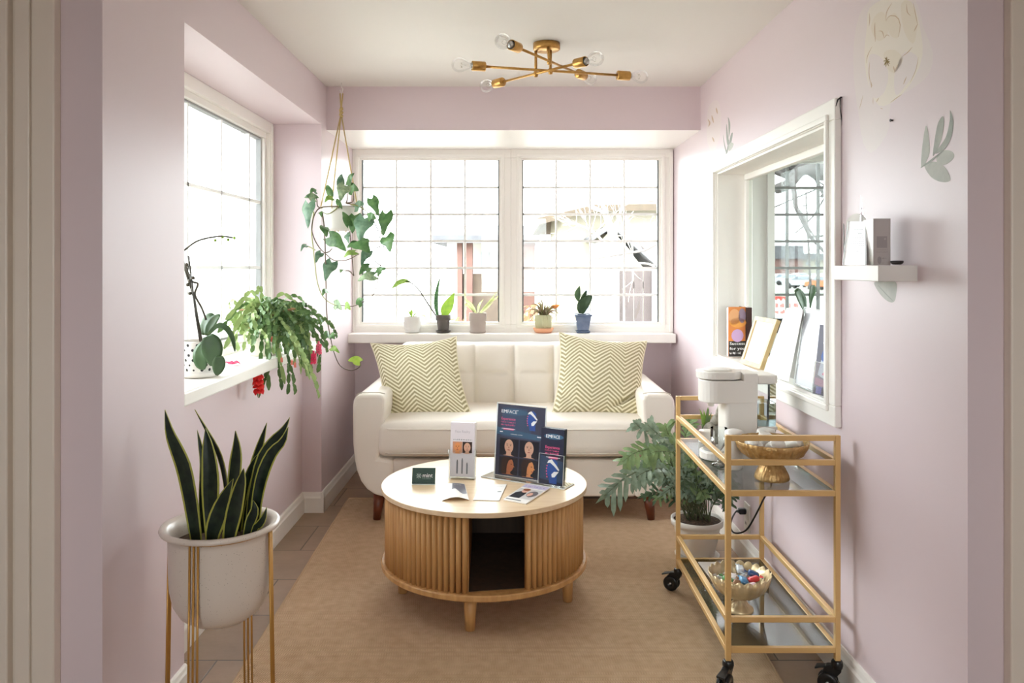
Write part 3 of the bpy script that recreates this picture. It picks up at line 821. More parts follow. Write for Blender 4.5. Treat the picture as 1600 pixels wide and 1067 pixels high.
# small holder with skin care leaflets
so = PZ(701, 748, ZT); so.z = ZT + .006
su = Vector((.985, -.17, 0)).normalized(); sn0 = Vector((su.y, -su.x, 0)); sv = (Vector((0,0,1)) - sn0*.10).normalized(); sn = su.cross(sv)
sh_ = thing('brochure_holder', 'small clear acrylic holder of white skin care leaflets on the coffee table', 'brochure holder', (so.x, so.y, ZT))
mb = MB(); sheet(mb, so + sn*.002, su, sv, sn, .106, .108, .002, ACRYL); sheet(mb, so - sn*.034, su, sv, sn, .106, .13, .002, ACRYL)
for a in (0, .1045): sheet(mb, so + su*a + sn*.002, su, sv, sn, .0015, .108, .036, ACRYL); sheet(mb, so + su*a + sn*.0028, su, sv, sn, .0018, .108, .002, EDGE)
for a in (0, .076): sheet(mb, so + su*a + sn*.0028, su, sv, sn, .030, .003, .004, EDGE)
for a in (-.003, .107): mb.tube([so + su*a + sv*.108, so + su*a + sv*.100 + sn*.006, so + su*a + sv*.092], .0015, EDGE, 6)
mb.build('pocket', sh_)
mb = MB(); mb.prism([(q.x,q.y) for q in (so - sn0*.05, so + sn0*.012, so + sn0*.012 + su*.106, so - sn0*.05 + su*.106)][::-1], .003, ACRYL, Matrix.Translation((0,0,ZT+.0005))); mb.build('base', sh_)
def skin_leaflet(p):
    p.rect(0, 0, DLW, DLH, pm('pale', (226,220,226)), 1)
    p.text('Face Reality', DLW*.5, DLH-.040, .010, pm('soft', (186,180,190)), 2, width=.062, center=True)
    p.scrawl(.012, DLH-.070, .076, .006, GREYP, 2, 4)
    p.rect(.010, .093, .049, .137, pm('peach', (206,150,120)), 2); p.rect(.050, .093, .089, .137, HAIR, 2)
    portrait(p, .0295, .115, .040, ORNG, None, 'front', 3); portrait(p, .0695, .115, .040, SKIN, None, 'front', 3)
    for a, h in ((.03,.060),(.05,.066),(.07,.050)): p.rect(a-.003, .012, a+.003, h, GREYP, 2); p.rect(a-.0015, h, a+.0015, h+.006, INK, 2)
for i in range(6):
    leaflet('folded_brochure', 'white skin care leaflet facing front in the small acrylic holder' if i == 0 else 'white leaflet packed behind the front one in the small acrylic holder',
            so + su*.0035 - sn*(.0012 + .0052*i) + sv*(.004), su, sv, sn, skin_leaflet if i == 0 else None, PAPER, 'white skin care leaflets', .0048)
# card in a low stand
GREENC = pm('green', (38, 66, 56), .4)
co = PZ(643.5, 757, ZT); co.z = ZT + .003
cu_ = Vector((1, -.02, 0)).normalized(); cn0 = Vector((cu_.y, -cu_.x, 0)); cv = (Vector((0,0,1)) - cn0*.30).normalized(); cn = cu_.cross(cv)
cd = thing('card_stand', 'small clear stand with a dark green card at the left of the table', 'card stand', (co.x, co.y, ZT))
mb = MB(); sheet(mb, co, cu_, cv, cn, .09, .060, .0015, GREENC); p = Print(mb, co, cu_, cv, cn)
p.text('mint', .040, .024, .0165, WHT, 2, width=.040)
LG = pm('sage', (150, 172, 160))
for k in range(8):
    a = PI/4*k; p.oval(.026 + .0065*math.cos(a), .030 + .0065*math.sin(a), .0055, .0018, LG if k % 2 else GREYP, 2, 10, rot=a)
p.scrawl(.040, .018, .034, .003, LG, 2, 5)
mb.build('printed_card', cd)
mb = MB(); sheet(mb, co + cn*.003 - cv*.002, cu_, cv, cn, .09, .012, .002, ACRYL); sheet(mb, co - cn*.003 - cv*.002, cu_, cv, cn, .09, .055, .002, ACRYL)
mb.prism([(q.x,q.y) for q in (co - cn0*.035, co + cn0*.008, co + cn0*.008 + cu_*.09, co - cn0*.035 + cu_*.09)][::-1], .002, EDGE, Matrix.Translation((0,0,ZT+.0005)))
mb.build('base', cd)
# loose papers
def lying(name, label, px4, draw, bow=0.0, t=.0015, m=PAPER, sheets=1):
    q = [PZ(x, y, ZT) for x, y in px4]                     # bottom left, bottom right, top right, top left
    root = thing(name, label, 'leaflet', (q[0].x, q[0].y, ZT))
    w_ = (q[1]-q[0]).length; h_ = (q[3]-q[0]).length
    mb = MB(); N = 8; vs = []
    def f(a, b, z=0):
        u, v = a/w_, b/h_
        pp = q[0]*(1-u)*(1-v) + q[1]*u*(1-v) + q[2]*u*v + q[3]*(1-u)*v
        pp.z = ZT + .0012 + t + z + bow*math.sin(PI*min(1,max(0,u)))*(1-.7*v); return pp
    for i in range(N+1):
        for j in range(2): vs.append(f(w_*i/N, h_*j))
    k = len(vs); vs2 = vs + [p_ - Vector((0,0,t)) for p_ in vs]
    fs = [(2*i, 2*i+2, 2*i+3, 2*i+1) for i in range(N)] + [(k+2*i+1, k+2*i+3, k+2*i+2, k+2*i) for i in range(N)]
    fs += [(k+2*i, k+2*i+2, 2*i+2, 2*i) for i in range(N)] + [(2*i+1, 2*i+3, k+2*i+3, k+2*i+1) for i in range(N)] + [(0,1,k+1,k),(2*N+1,2*N,k+2*N,k+2*N+1)]
    mb.add(vs2, fs, m, False)
    class PP(Print):
        def __init__(s): s.mb = mb
        def pt(s, a, b, l): return f(a, b, .0003*l)
        def poly(s, pts, mm, l=1):
            mb.add([s.pt(a, b, l) for a, b in pts], [list(range(len(pts)))], mm, False)
    if draw: draw(PP(), w_, h_)
    mb.build('printed_sheet', root); return root
def d1(p, w, h):
    N = 14
    for i in range(N):
        a0_, a1_ = .34 + .64*i/N, .34 + .64*(i+1)/N; t = (i+.5)/N
        lo = .52 + .10*math.sin(t*7) - .22*t; p.rect(w*a0_, h*lo, w*a1_, h*.97, pm('slate', (104,104,116)), 2)
    p.scrawl(w*.42, h*.82, w*.4, .008, WHT, 5, 6)
lying('folded_leaflet', 'bowed leaflet with a grey printed corner, leftmost of the papers on the table', [(691,783),(733,782),(726,757),(697,757)], d1, .012)
def d2(p, w, h):
    p.scrawl(w*.62, h*.85, w*.3, .006, GREYP, 1, 7); p.oval(w*.85, h*.52, .008, .006, GREYP, 1)
lying('loose_paper', 'plain white sheet lying between the two printed leaflets on the table', [(739,782),(780,783),(792,757.5),(749,758)], d2)
def d3(p, w, h):
    p.rect(0, h*.80, w, h, pm('lilacp', (206,200,226)), 1)
    p.scrawl(w*.1, h*.87, w*.8, .010, pm('violet', (104, 84, 160)), 2, 8); p.scrawl(w*.1, h*.79, w*.4, .006, pm('violet', (104, 84, 160)), 2, 9)
    p.rect(w*.02, h*.18, w*.98, h*.74, pm('paleg', (214,212,212)), 1)
    p.poly([(w*.05,h*.18),(w*.5,h*.18),(w*.5,h*.5),(w*.3,h*.62),(w*.08,h*.45)], DARK, 2)
    p.oval(w*.36, h*.60, w*.13, h*.11, pm('fair', (228,176,156)), 3); p.oval(w*.36, h*.67, w*.15, h*.07, pm('auburn', (150,90,60)), 4)
    p.oval(w*.76, h*.48, w*.2, h*.17, pm('greyhair', (110,106,112)), 3); p.oval(w*.70, h*.44, w*.10, h*.10, pm('fair', (228,176,156)), 4)
    p.rect(w*.06, h*.05, w*.7, h*.09, GREYP, 2)
lying('printed_leaflet', 'photo leaflet with lilac heading, rightmost of the papers on the table', [(786,782),(822,788.5),(859,764),(822,758)], d3, 0, .004)
# ------------------------------------------------------------------ plants
def leafmat(n, c, c2, scale=60, sh=.2, rough=.4, tr=.25): return mat(n, c, rough, spec=.4, noise=(c2, scale, sh), trans=tr)
SNG = leafmat('snake_green', (16, 29, 22), (34, 48, 32), 45, .12, .35, .05)
SNY = mat('snake_margin', (176, 176, 78), .4, trans=.15)
HEARTG = leafmat('arrow_leaf', (44, 82, 40), (96, 128, 78), 40, .25, .4, .13)
HEARTL = leafmat('arrow_leaf_pale', (84, 116, 82), (170, 188, 152), 50, .2, .4, .13)
HEARTY = leafmat('arrow_leaf_lime', (142, 178, 60), (176, 196, 90), 40, .2, .4)
VINE = mat('vine_brown', (92, 74, 58), .6)
VINEG = mat('vine_green', (150, 150, 100), .6)
DKG = leafmat('dark_leaf', (38, 62, 40), (66, 92, 56), 30, .25, .3, .12)
MIDG = leafmat('mid_leaf', (96, 130, 58), (140, 166, 80), 50, .25, .4)
LIMEG = leafmat('lime_leaf', (150, 178, 66), (112, 150, 58), 40, .25, .4)
PALEG = leafmat('cream_leaf', (226, 226, 186), (188, 200, 132), 60, .2, .4, .35)
CACT = leafmat('cactus_segment', (104, 132, 76), (58, 88, 48), 22, .25, .4, .18)
CACTL = leafmat('cactus_segment_light', (160, 178, 112), (118, 142, 88), 22, .25, .4, .22)
FERN = leafmat('blue_fern', (156, 172, 152), (110, 132, 108), 40, .3, .5, .2)
FERNG = leafmat('fern_green', (150, 172, 118), (112, 138, 98), 40, .3, .5, .25)
FSTEM = mat('frond_stem', (86, 92, 62), .7)
FERNM = leafmat('fern_deep', (92, 112, 82), (66, 84, 60), 40, .3, .5, .12)
MAG = mat('magenta_petal', (226, 36, 96), .5, noise=((240, 90, 130), 60, .2), trans=.3)
RED = mat('red_petal', (222, 30, 44), .5, noise=((240, 70, 60), 60, .2), trans=.25)
ORA = mat('orange_petal', (232, 156, 86), .5, trans=.3)
lens = lambda hw, p=1.0: (lambda t: hw*max(.02, math.sin(PI*min(1, max(0, t))**p)))
def blade(hw, k=.35):                       # broad low, long point
    return lambda t: hw*(min(1, .55 + t/k*.45) if t < k else max(.015, 1 - ((t-k)/(1-k))**1.9))
def heartw(hw): return lambda t: hw*max(.03, (1-t)**.75*(1 + .9*t)*(.72 + .35*math.sin(PI*min(1,t*1.6)))) if t > .02 else hw*.62

# snake plant in its speckled pot on a brass rod stand
D0 = 2.10; SX, SY, SZ = (345-CX)*D0/F, D0, .587
SPECK = mat('speckled_glaze', (225, 219, 212), .32, spec=.5)
def speckle(m):
    nt = m.node_tree; b = nt.nodes['Principled BSDF']; tc = node(nt, 'ShaderNodeTexCoord')
    v = node(nt, 'ShaderNodeTexVoronoi'); v.inputs['Scale'].default_value = 150; nt.links.new(tc.outputs['Object'], v.inputs['Vector'])
    n = node(nt, 'ShaderNodeTexNoise'); n.inputs['Scale'].default_value = 40; nt.links.new(tc.outputs['Object'], n.inputs['Vector'])
    mu = node(nt, 'ShaderNodeMath', operation='MULTIPLY'); nt.links.new(n.outputs['Fac'], mu.inputs[0]); mu.inputs[1].default_value = .36
    lt = node(nt, 'ShaderNodeMath', operation='LESS_THAN'); nt.links.new(v.outputs['Distance'], lt.inputs[0]); nt.links.new(mu.outputs[0], lt.inputs[1])
    mu.inputs[1].default_value = .21
    mx = node(nt, 'ShaderNodeMix', data_type='RGBA'); mx.inputs[6].default_value = lin((222,211,200)); mx.inputs[7].default_value = lin((150,136,124))
    nt.links.new(lt.outputs[0], mx.inputs[0]); nt.links.new(mx.outputs[2], b.inputs['Base Color'])
speckle(SPECK)
pot = thing('plant_pot', 'speckled white rounded planter on a brass rod stand, foreground left', 'planter', (SX, SY, SZ-.255))
mb = MB(); c = (SX, SY, 0)
mb.lathe([(0,SZ-.258),(.04,SZ-.257),(.075,SZ-.248),(.102,SZ-.228),(.119,SZ-.198),(.127,SZ-.16),(.130,SZ-.11),(.131,SZ-.03),(.133,SZ-.012),(.150,SZ-.008),(.1525,SZ-.002),(.150,SZ+.004),(.138,SZ+.004),(.128,SZ-.004),(.123,SZ-.02),(.121,SZ-.06)], SPECK, 72, c=c)
mb.build('pot_body', pot)
mb = MB(); mb.lathe([(.122,SZ-.045),(.06,SZ-.038),(0,SZ-.036)], SOIL, 32, c=c); mb.build('soil', pot)
stand = thing('plant_stand', 'slim brass stand of grouped thin rods holding the speckled white planter', 'plant stand', (SX, SY, 0))
mb = MB(); ring = [Vector((SX+.1355*math.cos(2*PI*i/48), SY+.1355*math.sin(2*PI*i/48), SZ-.0125)) for i in range(48)]
mb.tube(ring, .0022, GOLDL, 8, closed=True); mb.build('top_ring', stand)
for an, sprd in ((178, 3.2), (-97, 4.6), (-6, 3.0), (80, 4.6)):
    for k in (-1, 0, 1):
        a = math.radians(an + k*sprd); c_, s_ = math.cos(a), math.sin(a)
        mb = MB(); mb.tube([(SX+.1375*c_, SY+.1375*s_, SZ-.013), (SX+.147*c_, SY+.147*s_, 0.009 if SX+.147*c_ > -.86 else .001)], .0028, GOLDL, 10); mb.build('leg', stand)
sp = thing('snake_plant', 'snake plant with dark yellow edged upright leaves in the speckled white planter', 'plant', (SX, SY, SZ-.04))
def Z4(x, y, d): return P(220 + x/2.387, 620 + y/2.387, d)
SN = [  # path in the enlarged view (base first), half width there, depth
 ([(208,520),(190,400),(165,270),(140,200),(110,130),(90,48)], 33, 2.09),
 ([(236,510),(228,400),(232,250),(222,180),(210,122)], 12, 2.15),
 ([(268,520),(262,400),(262,290),(252,190),(241,116)], 34, 2.06),
 ([(330,470),(318,320),(296,220),(255,140),(201,47)], 12, 2.16),
 ([(330,500),(345,380),(358,260),(360,190),(353,126)], 31, 2.14),
 ([(335,520),(345,460),(362,390),(378,320),(384,266)], 38, 2.03),
 ([(268,530),(285,460),(312,380),(345,305)], 34, 2.05),
 ([(395,500),(405,380),(425,270),(448,180),(470,96)], 24, 2.17),
 ([(405,500),(418,380),(450,240),(490,170),(530,125),(556,76)], 22, 2.13),
 ([(425,510),(432,400),(455,290),(490,210),(530,165),(550,112)], 24, 2.09),
 ([(400,490),(410,460),(424,420),(418,385)], 20, 2.06),
 ([(425,492),(440,478),(458,450),(470,411)], 15, 2.07),
 ([(318,510),(340,495),(365,470)], 16, 2.04),
 ([(375,430),(395,320),(420,250),(440,210)], 16, 2.16)]
leaves = []
for pts, hw, d in SN:
    mb = MB(); q = [Z4(x, y, d) for x, y in pts]
    q = [q[0] + (Vector((SX, SY, 0)) - Vector((q[0].x, q[0].y, 0)))*.15 - Vector((0,0,.06))] + q
    w0 = hw/2.387*d/F
    mb.leaf(q, blade(w0, .5), SNG, (random.uniform(-.45,.45), -1, .1), cols=6, fold=.25, edge=SNY, wave=.10)
    mb.build('leaf', sp, solid=.0022)

# ------------------------------------------------------------------ hanging plant
HX, HY = (533-CX)*4.12/F, 4.12
hp = thing('hanging_planter', 'white pot hanging on jute cord from the ceiling beside the left window', 'hanging pot', (HX, HY, 1.46))
CORD = mat('jute_cord', (196, 172, 116), .8)
mb = MB(); zr = 1.588
mb.lathe([(0,1.462),(.05,1.462),(.066,1.466),(.078,1.48),(.092,1.53),(.1,1.575),(.103,zr),(.099,zr),(.094,1.575),(.09,1.56)], CERAM, 48, c=(HX,HY,0)); mb.build('pot', hp)
mb = MB(); mb.lathe([(.092,1.562),(0,1.572)], SOIL, 24, c=(HX,HY,0)); mb.build('soil', hp)
knot = Vector(P(533, 177, 4.12)); top = P(533.5, 146, 4.12)
for k, (a, px) in enumerate(((200, 516), (255, 525), (-25, 563))):
    e = Vector((HX+.104*math.cos(math.radians(a)), HY+.104*math.sin(math.radians(a)), zr-.004))
    mb = MB(); mb.tube([knot, knot.lerp(e, .5) + Vector((0,0,-.004)), e, Vector((HX+.03*math.cos(math.radians(a)), HY+.03*math.sin(math.radians(a)), 1.458))], .0032, CORD, 8); mb.build('cord', hp)
mb = MB()
for dx in (-.007, .007): mb.tube([knot + Vector((0,0,.02)), top + Vector((dx,0,0))], .0036, CORD, 8)
mb.tube([knot + Vector((.004*math.sin(i*1.9), .004*math.cos(i*1.9), .028-.006*i)) for i in range(9)], .0085, CORD, 8)
mb.build('knot', hp)
mb = MB(); mb.tube([Vector((top.x, top.y, ZC)), Vector((top.x,top.y,ZC-.02)), Vector((top.x+.008,top.y,ZC-.03)), Vector((top.x,top.y,top.z-.004)), Vector((top.x-.008,top.y,ZC-.036))], .0025, WHITE, 8); mb.build('ceiling_hook', hp)
def Z5(x, y, d=4.12): return P(460 + x/5.928, 260 + y/5.928, d)
VN = [([(400,370),(250,380),(190,440),(160,560),(180,660),(230,750),(290,810),(370,870),(490,865),(600,810)], 3.98, VINE),
      ([(480,340),(600,370),(700,450),(760,560),(800,680),(830,770),(800,920),(770,1060),(745,1160),(690,1225),(560,1290),(470,1292),(400,1280)], 4.02, VINE),
      ([(180,420),(160,600),(175,760),(190,900),(210,1060),(250,1180),(310,1250),(390,1290)], 4.0, VINEG),
      ([(260,430),(275,560),(285,760),(292,1060),(295,1250),(305,1420),(330,1560),(360,1700),(420,1840),(520,1890),(600,1860),(610,1810)], 4.0, VINE),
      ([(490,340),(545,320),(545,220)], 4.10, VINE), ([(400,370),(230,380),(205,300),(160,235)], 4.05, VINE),
      ([(505,500),(515,620),(530,800),(550,1010)], 4.22, VINE), ([(420,340),(380,400),(310,440),(250,420)], 4.0, VINEG),
      ([(520,350),(620,380),(730,480),(800,600),(815,680)], 4.0, VINEG),
      ([(800,740),(740,755),(700,750)], 4.0, VINE), ([(800,920),(760,890),(720,850)], 4.0, VINE), ([(190,775),(150,750),(110,735)], 4.0, VINEG),
      ([(550,1010),(510,970),(475,965)], 4.0, VINE), ([(480,340),(490,300),(490,250)], 4.1, VINE), ([(285,800),(320,790),(350,760)], 4.0, VINE)]
mb = MB()
for pts, d, m in VN:
    q = smooth_path([Z5(x, y, d + .02*math.sin(i*1.3)) for i, (x, y) in enumerate(pts)], len(pts)*5)
    mb.tube(q, [.0036*(1-.5*i/len(q)) for i in range(len(q))], m, 6)
hv_ = thing('trailing_vine', 'trailing arrowhead vine with mottled leaves growing from the white hanging pot', 'plant', (HX, HY, 1.57))
mb.build('vine', hv_)
HL = [((430,190),(440,70),30,1),((490,170),(555,60),32,0),((470,180),(425,325),52,2),((330,265),(300,170),30,0),((505,215),(595,225),46,0),((350,290),(280,335),26,3),
 ((200,230),(145,250),26,0),((195,300),(92,290),30,2),((130,345),(125,575),52,1),((505,540),(445,420),30,0),((555,455),(535,622),58,0),((650,480),(600,690),76,1),
 ((715,300),(782,465),46,0),((845,440),(822,650),60,0),((850,650),(888,797),64,0),((285,560),(300,655),42,0),((325,655),(480,785),60,0),((238,420),(255,472),22,0),
 ((480,630),(505,715),30,1),((590,725),(488,752),34,0),((590,690),(700,800),74,0),((560,790),(455,845),30,3),((690,780),(620,925),40,1),((245,800),(198,895),30,1),
 ((345,890),(285,1060),52,1),((455,960),(425,985),26,0),((690,930),(600,1005),36,0),((740,1010),(585,1062),40,2),((765,985),(850,952),28,0),((110,730),(58,790),18,1),
 ((260,1420),(205,1480),20,0),((370,1280),(440,1330),40,2),((470,1290),(520,1330),30,3),((590,1280),(640,1230),30,0),((330,1560),(275,1600),38,0),((330,1560),(375,1600),34,0),
 ((340,1680),(420,1730),24,3),((605,1810),(495,1800),34,4),((300,1150),(260,1200),22,0),((420,380),(390,300),24,0),((560,380),(650,350),40,1),((680,470),(760,490),36,0)]
LM = [HEARTG, leafmat('arrow_leaf_blue', (54, 88, 66), (112, 138, 112), 40, .25, .4, .13), HEARTL, MIDG, HEARTY]
mb = None
for i, (b_, t_, hw, k) in enumerate(HL):
    d = 4.0 + .05*math.sin(i*2.1); r = random.Random(i)
    A, B = Z5(b_[0], b_[1], d), Z5(t_[0], t_[1], d - .03)
    mid = A.lerp(B, .5) + Vector((0, -.012, .010))
    mb = MB(); mb.leaf([A, mid, B], heartw(hw/5.928*d/F*1.2), LM[k], (r.uniform(-.5,.5), -1, r.uniform(.0,.5)), fold=-.18, heart=.26, wave=.08)
    mb.build('leaf', hv_)

ORL = leafmat('orchid_leaf', (52, 78, 48), (74, 102, 64), 14, .25, .35, .08)
# ------------------------------------------------------------------ orchid on the left sill
ZS = .891
OX, OY = -1.098, 2.75
oc = thing('orchid_plant', 'leafless flowering orchid stem with broad dark leaves on the left window sill', 'orchid', (OX, OY, ZS+.02))
op = thing('orchid_pot', 'white pot with black dots on a saucer on the left window sill', 'plant pot', (OX, OY, ZS))
mb = MB(); mb.lathe([(0,ZS+.001),(.062,ZS+.001),(.074,ZS+.008),(.078,ZS+.022),(.075,ZS+.022),(.068,ZS+.012),(0,ZS+.010)], CERAM, 40, c=(OX,OY,0)); mb.build('saucer', op)
mb = MB(); mb.lathe([(0,ZS+.0125),(.046,ZS+.0125),(.05,ZS+.016),(.064,ZS+.123),(.0645,ZS+.125),(.061,ZS+.125),(.058,ZS+.11)], CERAM, 48, c=(OX,OY,0))
for r_ in range(6):
    for k in range(12):
        a = 2*PI*(k + .5*(r_ % 2))/12; t = (r_+.6)/6.2; R_ = .05 + .014*t + .0004; z = ZS + .016 + .107*t
        nrm = Vector((math.cos(a), math.sin(a), -.13)).normalized(); u = Vector((-math.sin(a), math.cos(a), 0)); v = nrm.cross(u)
        q = Vector((OX+R_*math.cos(a), OY+R_*math.sin(a), z)); s_ = .0052 if (k+r_) % 3 else .0036
        mb.add([q + u*s_*math.cos(2*PI*j/10) + v*s_*math.sin(2*PI*j/10) for j in range(10)], [list(range(10))], INK, False)
mb.build('pot_body', op)
mb = MB(); mb.lathe([(.059,ZS+.112),(0,ZS+.118)], mat('bark_chips', (150,112,78), .9, noise=((90,64,44), 70, .1), bump=(80,.9)), 20, c=(OX,OY,0)); mb.build('bark', op)
def Z6(x, y, d=2.72): return P(280 + x/4.27, 350 + y/4.27, d)
for (pts, hw, d, nx) in (([(190,745),(215,800),(225,870),(218,948)], 68, 2.66, .2), ([(175,790),(140,860),(150,930),(165,972)], 50, 2.68, -.4), ([(270,880),(265,940),(250,1010)], 42, 2.65, .4),
                         ([(185,745),(200,690),(235,640),(272,605)], 38, 2.76, -.6), ([(195,735),(250,680),(310,690),(355,760),(372,850)], 20, 2.72, .9), ([(170,740),(165,680),(200,620),(235,608)], 34, 2.78, -.8), ([(195,790),(240,830),(268,890)], 36, 2.68, .5)):
    mb = MB(); mb.leaf([Z6(x, y, d) for x, y in pts], lambda t, h=hw/4.27*2.7/F: h*max(.06, math.sin(PI*min(1, .10+.885*t)))**.62, ORL, (nx*.5, -1, .3), fold=.14)
    mb.build('leaf', oc, solid=.002)
sk = MB(); sk.tube([Z6(142,800,2.74), Z6(110,600,2.74), Z6(62,213,2.74)], .0032, mat('stake', (70,66,60), .6), 8); sk.build('stake', oc)
SPK = mat('orchid_spike', (72, 66, 52), .55)
sk = MB(); sk.tube(smooth_path([Z6(150,780,2.75), Z6(120,620,2.75), Z6(95,480,2.75), Z6(55,350,2.75), Z6(10,200,2.76), Z6(-10,160,2.78)], 24), .0042, SPK, 8)
sk.tube(smooth_path([Z6(180,640,2.76), Z6(150,560,2.76), Z6(105,470,2.75), Z6(125,400,2.75), Z6(85,380,2.75), Z6(45,290,2.75), Z6(0,200,2.77), Z6(40,170,2.8), Z6(130,110,2.86), Z6(270,82,2.94), Z6(375,94,2.98)], 60), .0034, SPK, 8)
for x, y in ((70,380),(58,405),(72,463),(48,272),(92,360)): sk.lathe([(0,.007),(.006,.004),(.007,0),(.005,-.005),(0,-.006)], SPK, 10, c=Z6(x,y,2.74))
sk.build('flower_spike', oc)
for x, y in ((240,108),(326,104),(290,86),(368,92)):
    b_ = MB(); b_.lathe([(0,.006),(.004,.004),(.006,0),(.004,-.005),(0,-.007)], LIMEG, 10, c=Z6(x,y,2.95)); b_.build('bud', oc)
fl = thing('fallen_flower', 'fallen pink cactus flower lying on the left window sill', 'flower', PZ(363,566,ZS+.012))
FQ = PZ(363, 571, ZS); FQ.z = ZS
mb = MB()
for k in range(11):
    a = k*2.4; mb.leaf([FQ + Vector((0,0,.006)), FQ + Vector((.014*math.cos(a), .014*math.sin(a), .016 - .001*k)), FQ + Vector((.034*math.cos(a), .030*math.sin(a), .004 + .0014*k))], lens(.007, .8), MAG, (0, -.3, 1), cols=5)
mb.build('petals', fl)

# ------------------------------------------------------------------ holiday cactus
KX, KY = -1.085, 3.42
kp = thing('cactus_pot', 'pale pot hidden under the drooping cactus on the left window sill', 'plant pot', (KX, KY, ZS))
mb = MB(); mb.lathe([(0,ZS+.001),(.06,ZS+.001),(.064,ZS+.006),(.072,ZS+.085),(.076,ZS+.09),(.076,ZS+.105),(.071,ZS+.105),(.068,ZS+.09)], mat('cream_pot', (226,220,206), .5), 32, c=(KX,KY,0)); mb.build('pot_body', kp)
mb = MB(); mb.lathe([(.070,ZS+.095),(0,ZS+.10)], SOIL, 20, c=(KX,KY,0)); mb.build('soil', kp)
kc = thing('holiday_cactus', 'big drooping green cactus with red and pink flowers on the left window sill', 'cactus', (KX, KY, ZS+.12))
R_ = random.Random(11)
def seg_chain(start, az, reach, rise, drop, n, mbk, m):
    """flat jointed stem arching out from the pot and hanging down"""
    pts = []
    N = n*4
    for i in range(N+1):
        t = i/N
        r = reach*(1-(1-t)**1.7); z = rise*math.sin(min(1, t*1.7)*PI*.5)*(1-t*.25) - drop*t**2.1
        w = az + .25*math.sin(t*3+az*5)
        pts.append(start + Vector((math.cos(w)*r, math.sin(w)*r, z)) + Vector((R_.uniform(-1,1), R_.uniform(-1,1), R_.uniform(-1,1)))*(.006 if i % 4 == 0 and i else .001))
    for k in range(n):
        q = pts[4*k:4*k+5]
        hw = R_.uniform(.0062, .0098)
        nn = Vector((R_.uniform(-1.1,1.1), -1, R_.uniform(-.3,1.1)))
        mbk.leaf(q, lambda t, h=hw: h*(.35 + .75*math.sin(PI*min(1, t*.95+.05))**.7 + .10*math.sin(t*12)), m, nn, cols=5, fold=.12)
    return pts[-1], (pts[-1]-pts[-3]).normalized()
S0 = Vector((KX, KY, ZS+.13)); fol = [MB(), MB()]; tips = []
for i in range(215):
    # most stems lean into the room and towards the far end
    a = R_.uniform(-PI, PI); 
    if R_.random() < .66: a = R_.gauss(-.45, 1.1)
    st = S0 + Vector((R_.uniform(-.05,.05), R_.uniform(-.05,.05), R_.uniform(-.02,.05)))
    cosr = math.cos(a)
    reach = R_.choice([R_.uniform(.05, .16), R_.uniform(.10, .27)]) if cosr > -.2 else R_.uniform(.05, .15)
    drop = R_.choice([R_.uniform(.02, .18), R_.uniform(.06, .34)]) if (cosr > .25) else R_.uniform(.0, .14)
    if reach < .12 and cosr > .25: drop *= .55
    n = max(3, int((reach+drop)/.032))
    light = R_.random() < .35 or cosr < -.1
    m = CACTL if light else CACT
    tips.append(seg_chain(st, a, reach, R_.uniform(.02,.11), drop, n, fol[1 if light else 0], m))
for (px, py, d, n) in ((512,545,3.55,8),(505,520,3.6,8),(470,480,3.5,5),(352,500,3.2,5),(350,545,3.15,5),(372,475,3.3,5),(404,622,3.2,8),(420,610,3.2,8),(445,600,3.3,7),(400,460,3.4,5),(340,520,3.2,6)):
    e = P(px, py, d); N = n*4; pts = []
    mid = S0.lerp(e, .45) + Vector((0,0,.10 if py < 560 else .06 + .12*max(0, (e.x+1.05)*4)))
    pts = smooth_path([S0 + Vector((0,0,.02)), mid, e], N+1)
    for k in range(n):
        fol[n % 2].leaf(pts[4*k:4*k+5], lambda t, h=.0085: h*(.35 + .75*math.sin(PI*min(1, t*.95+.05))**.7 + .10*math.sin(t*12)), CACT if n % 2 == 0 else CACTL, (.5, -1, .4), cols=5, fold=.12)
for f in fol: f.build('stems', kc)
mb = MB()
for k in range(16): mb.tube(smooth_path([S0 + Vector((R_.uniform(-.06,.06), R_.uniform(-.06,.06), -.01)), S0 + Vector((R_.uniform(-.08,.10), R_.uniform(-.08,.08), .06)), S0 + Vector((R_.uniform(-.10,.16), R_.uniform(-.12,.12), .07))], 8), .0035, mat('woody_stem', (158,120,84), .8), 6)
mb.build('woody_stems', kc)
def blossom(px, py, d, m, sz, parent, down=True):
    c_ = P(px, py, d); mb = MB()
    for tier in range(4):
        for k in range(8):
            a = 2*PI*k/8 + tier*.4 + R_.uniform(-.2,.2); r = sz*(.55 + R_.uniform(-.05,.12)); z0 = sz*(.75 - .5*tier)
            mb.leaf([c_ + Vector((0,0,z0)), c_ + Vector((r*.6*math.cos(a), r*.6*math.sin(a), z0 - sz*.15)), c_ + Vector((r*math.cos(a), r*math.sin(a), z0 - sz*R_.uniform(.25,.6)))], lens(sz*.36, .8), m, (math.cos(a), math.sin(a)-.5, .6), cols=5)
    mb.tube([c_ + Vector((0,0,sz*1.4)), c_ - Vector((0,0,sz*1.1))], [sz*.22, sz*.08], m, 8)
    mb.tube([c_ - Vector((0,0,sz*.9)), c_ - Vector((.002,0,sz*1.7))], .0012, mat('stamen', (245,210,214), .5), 6)
    mb.build('flower', parent)
blossom(404, 598, 3.15, RED, .036, kc); blossom(490, 559, 3.40, MAG, .022, kc); blossom(498, 544, 3.45, mat('pink_petal', (240,120,150), .5, trans=.3), .022, kc)
for px, py in ((440,562),(456,566),(461,570),(425,530)): blossom(px, py, 3.28, mat('coral_bud', (216,120,100), .5), .009, kc)

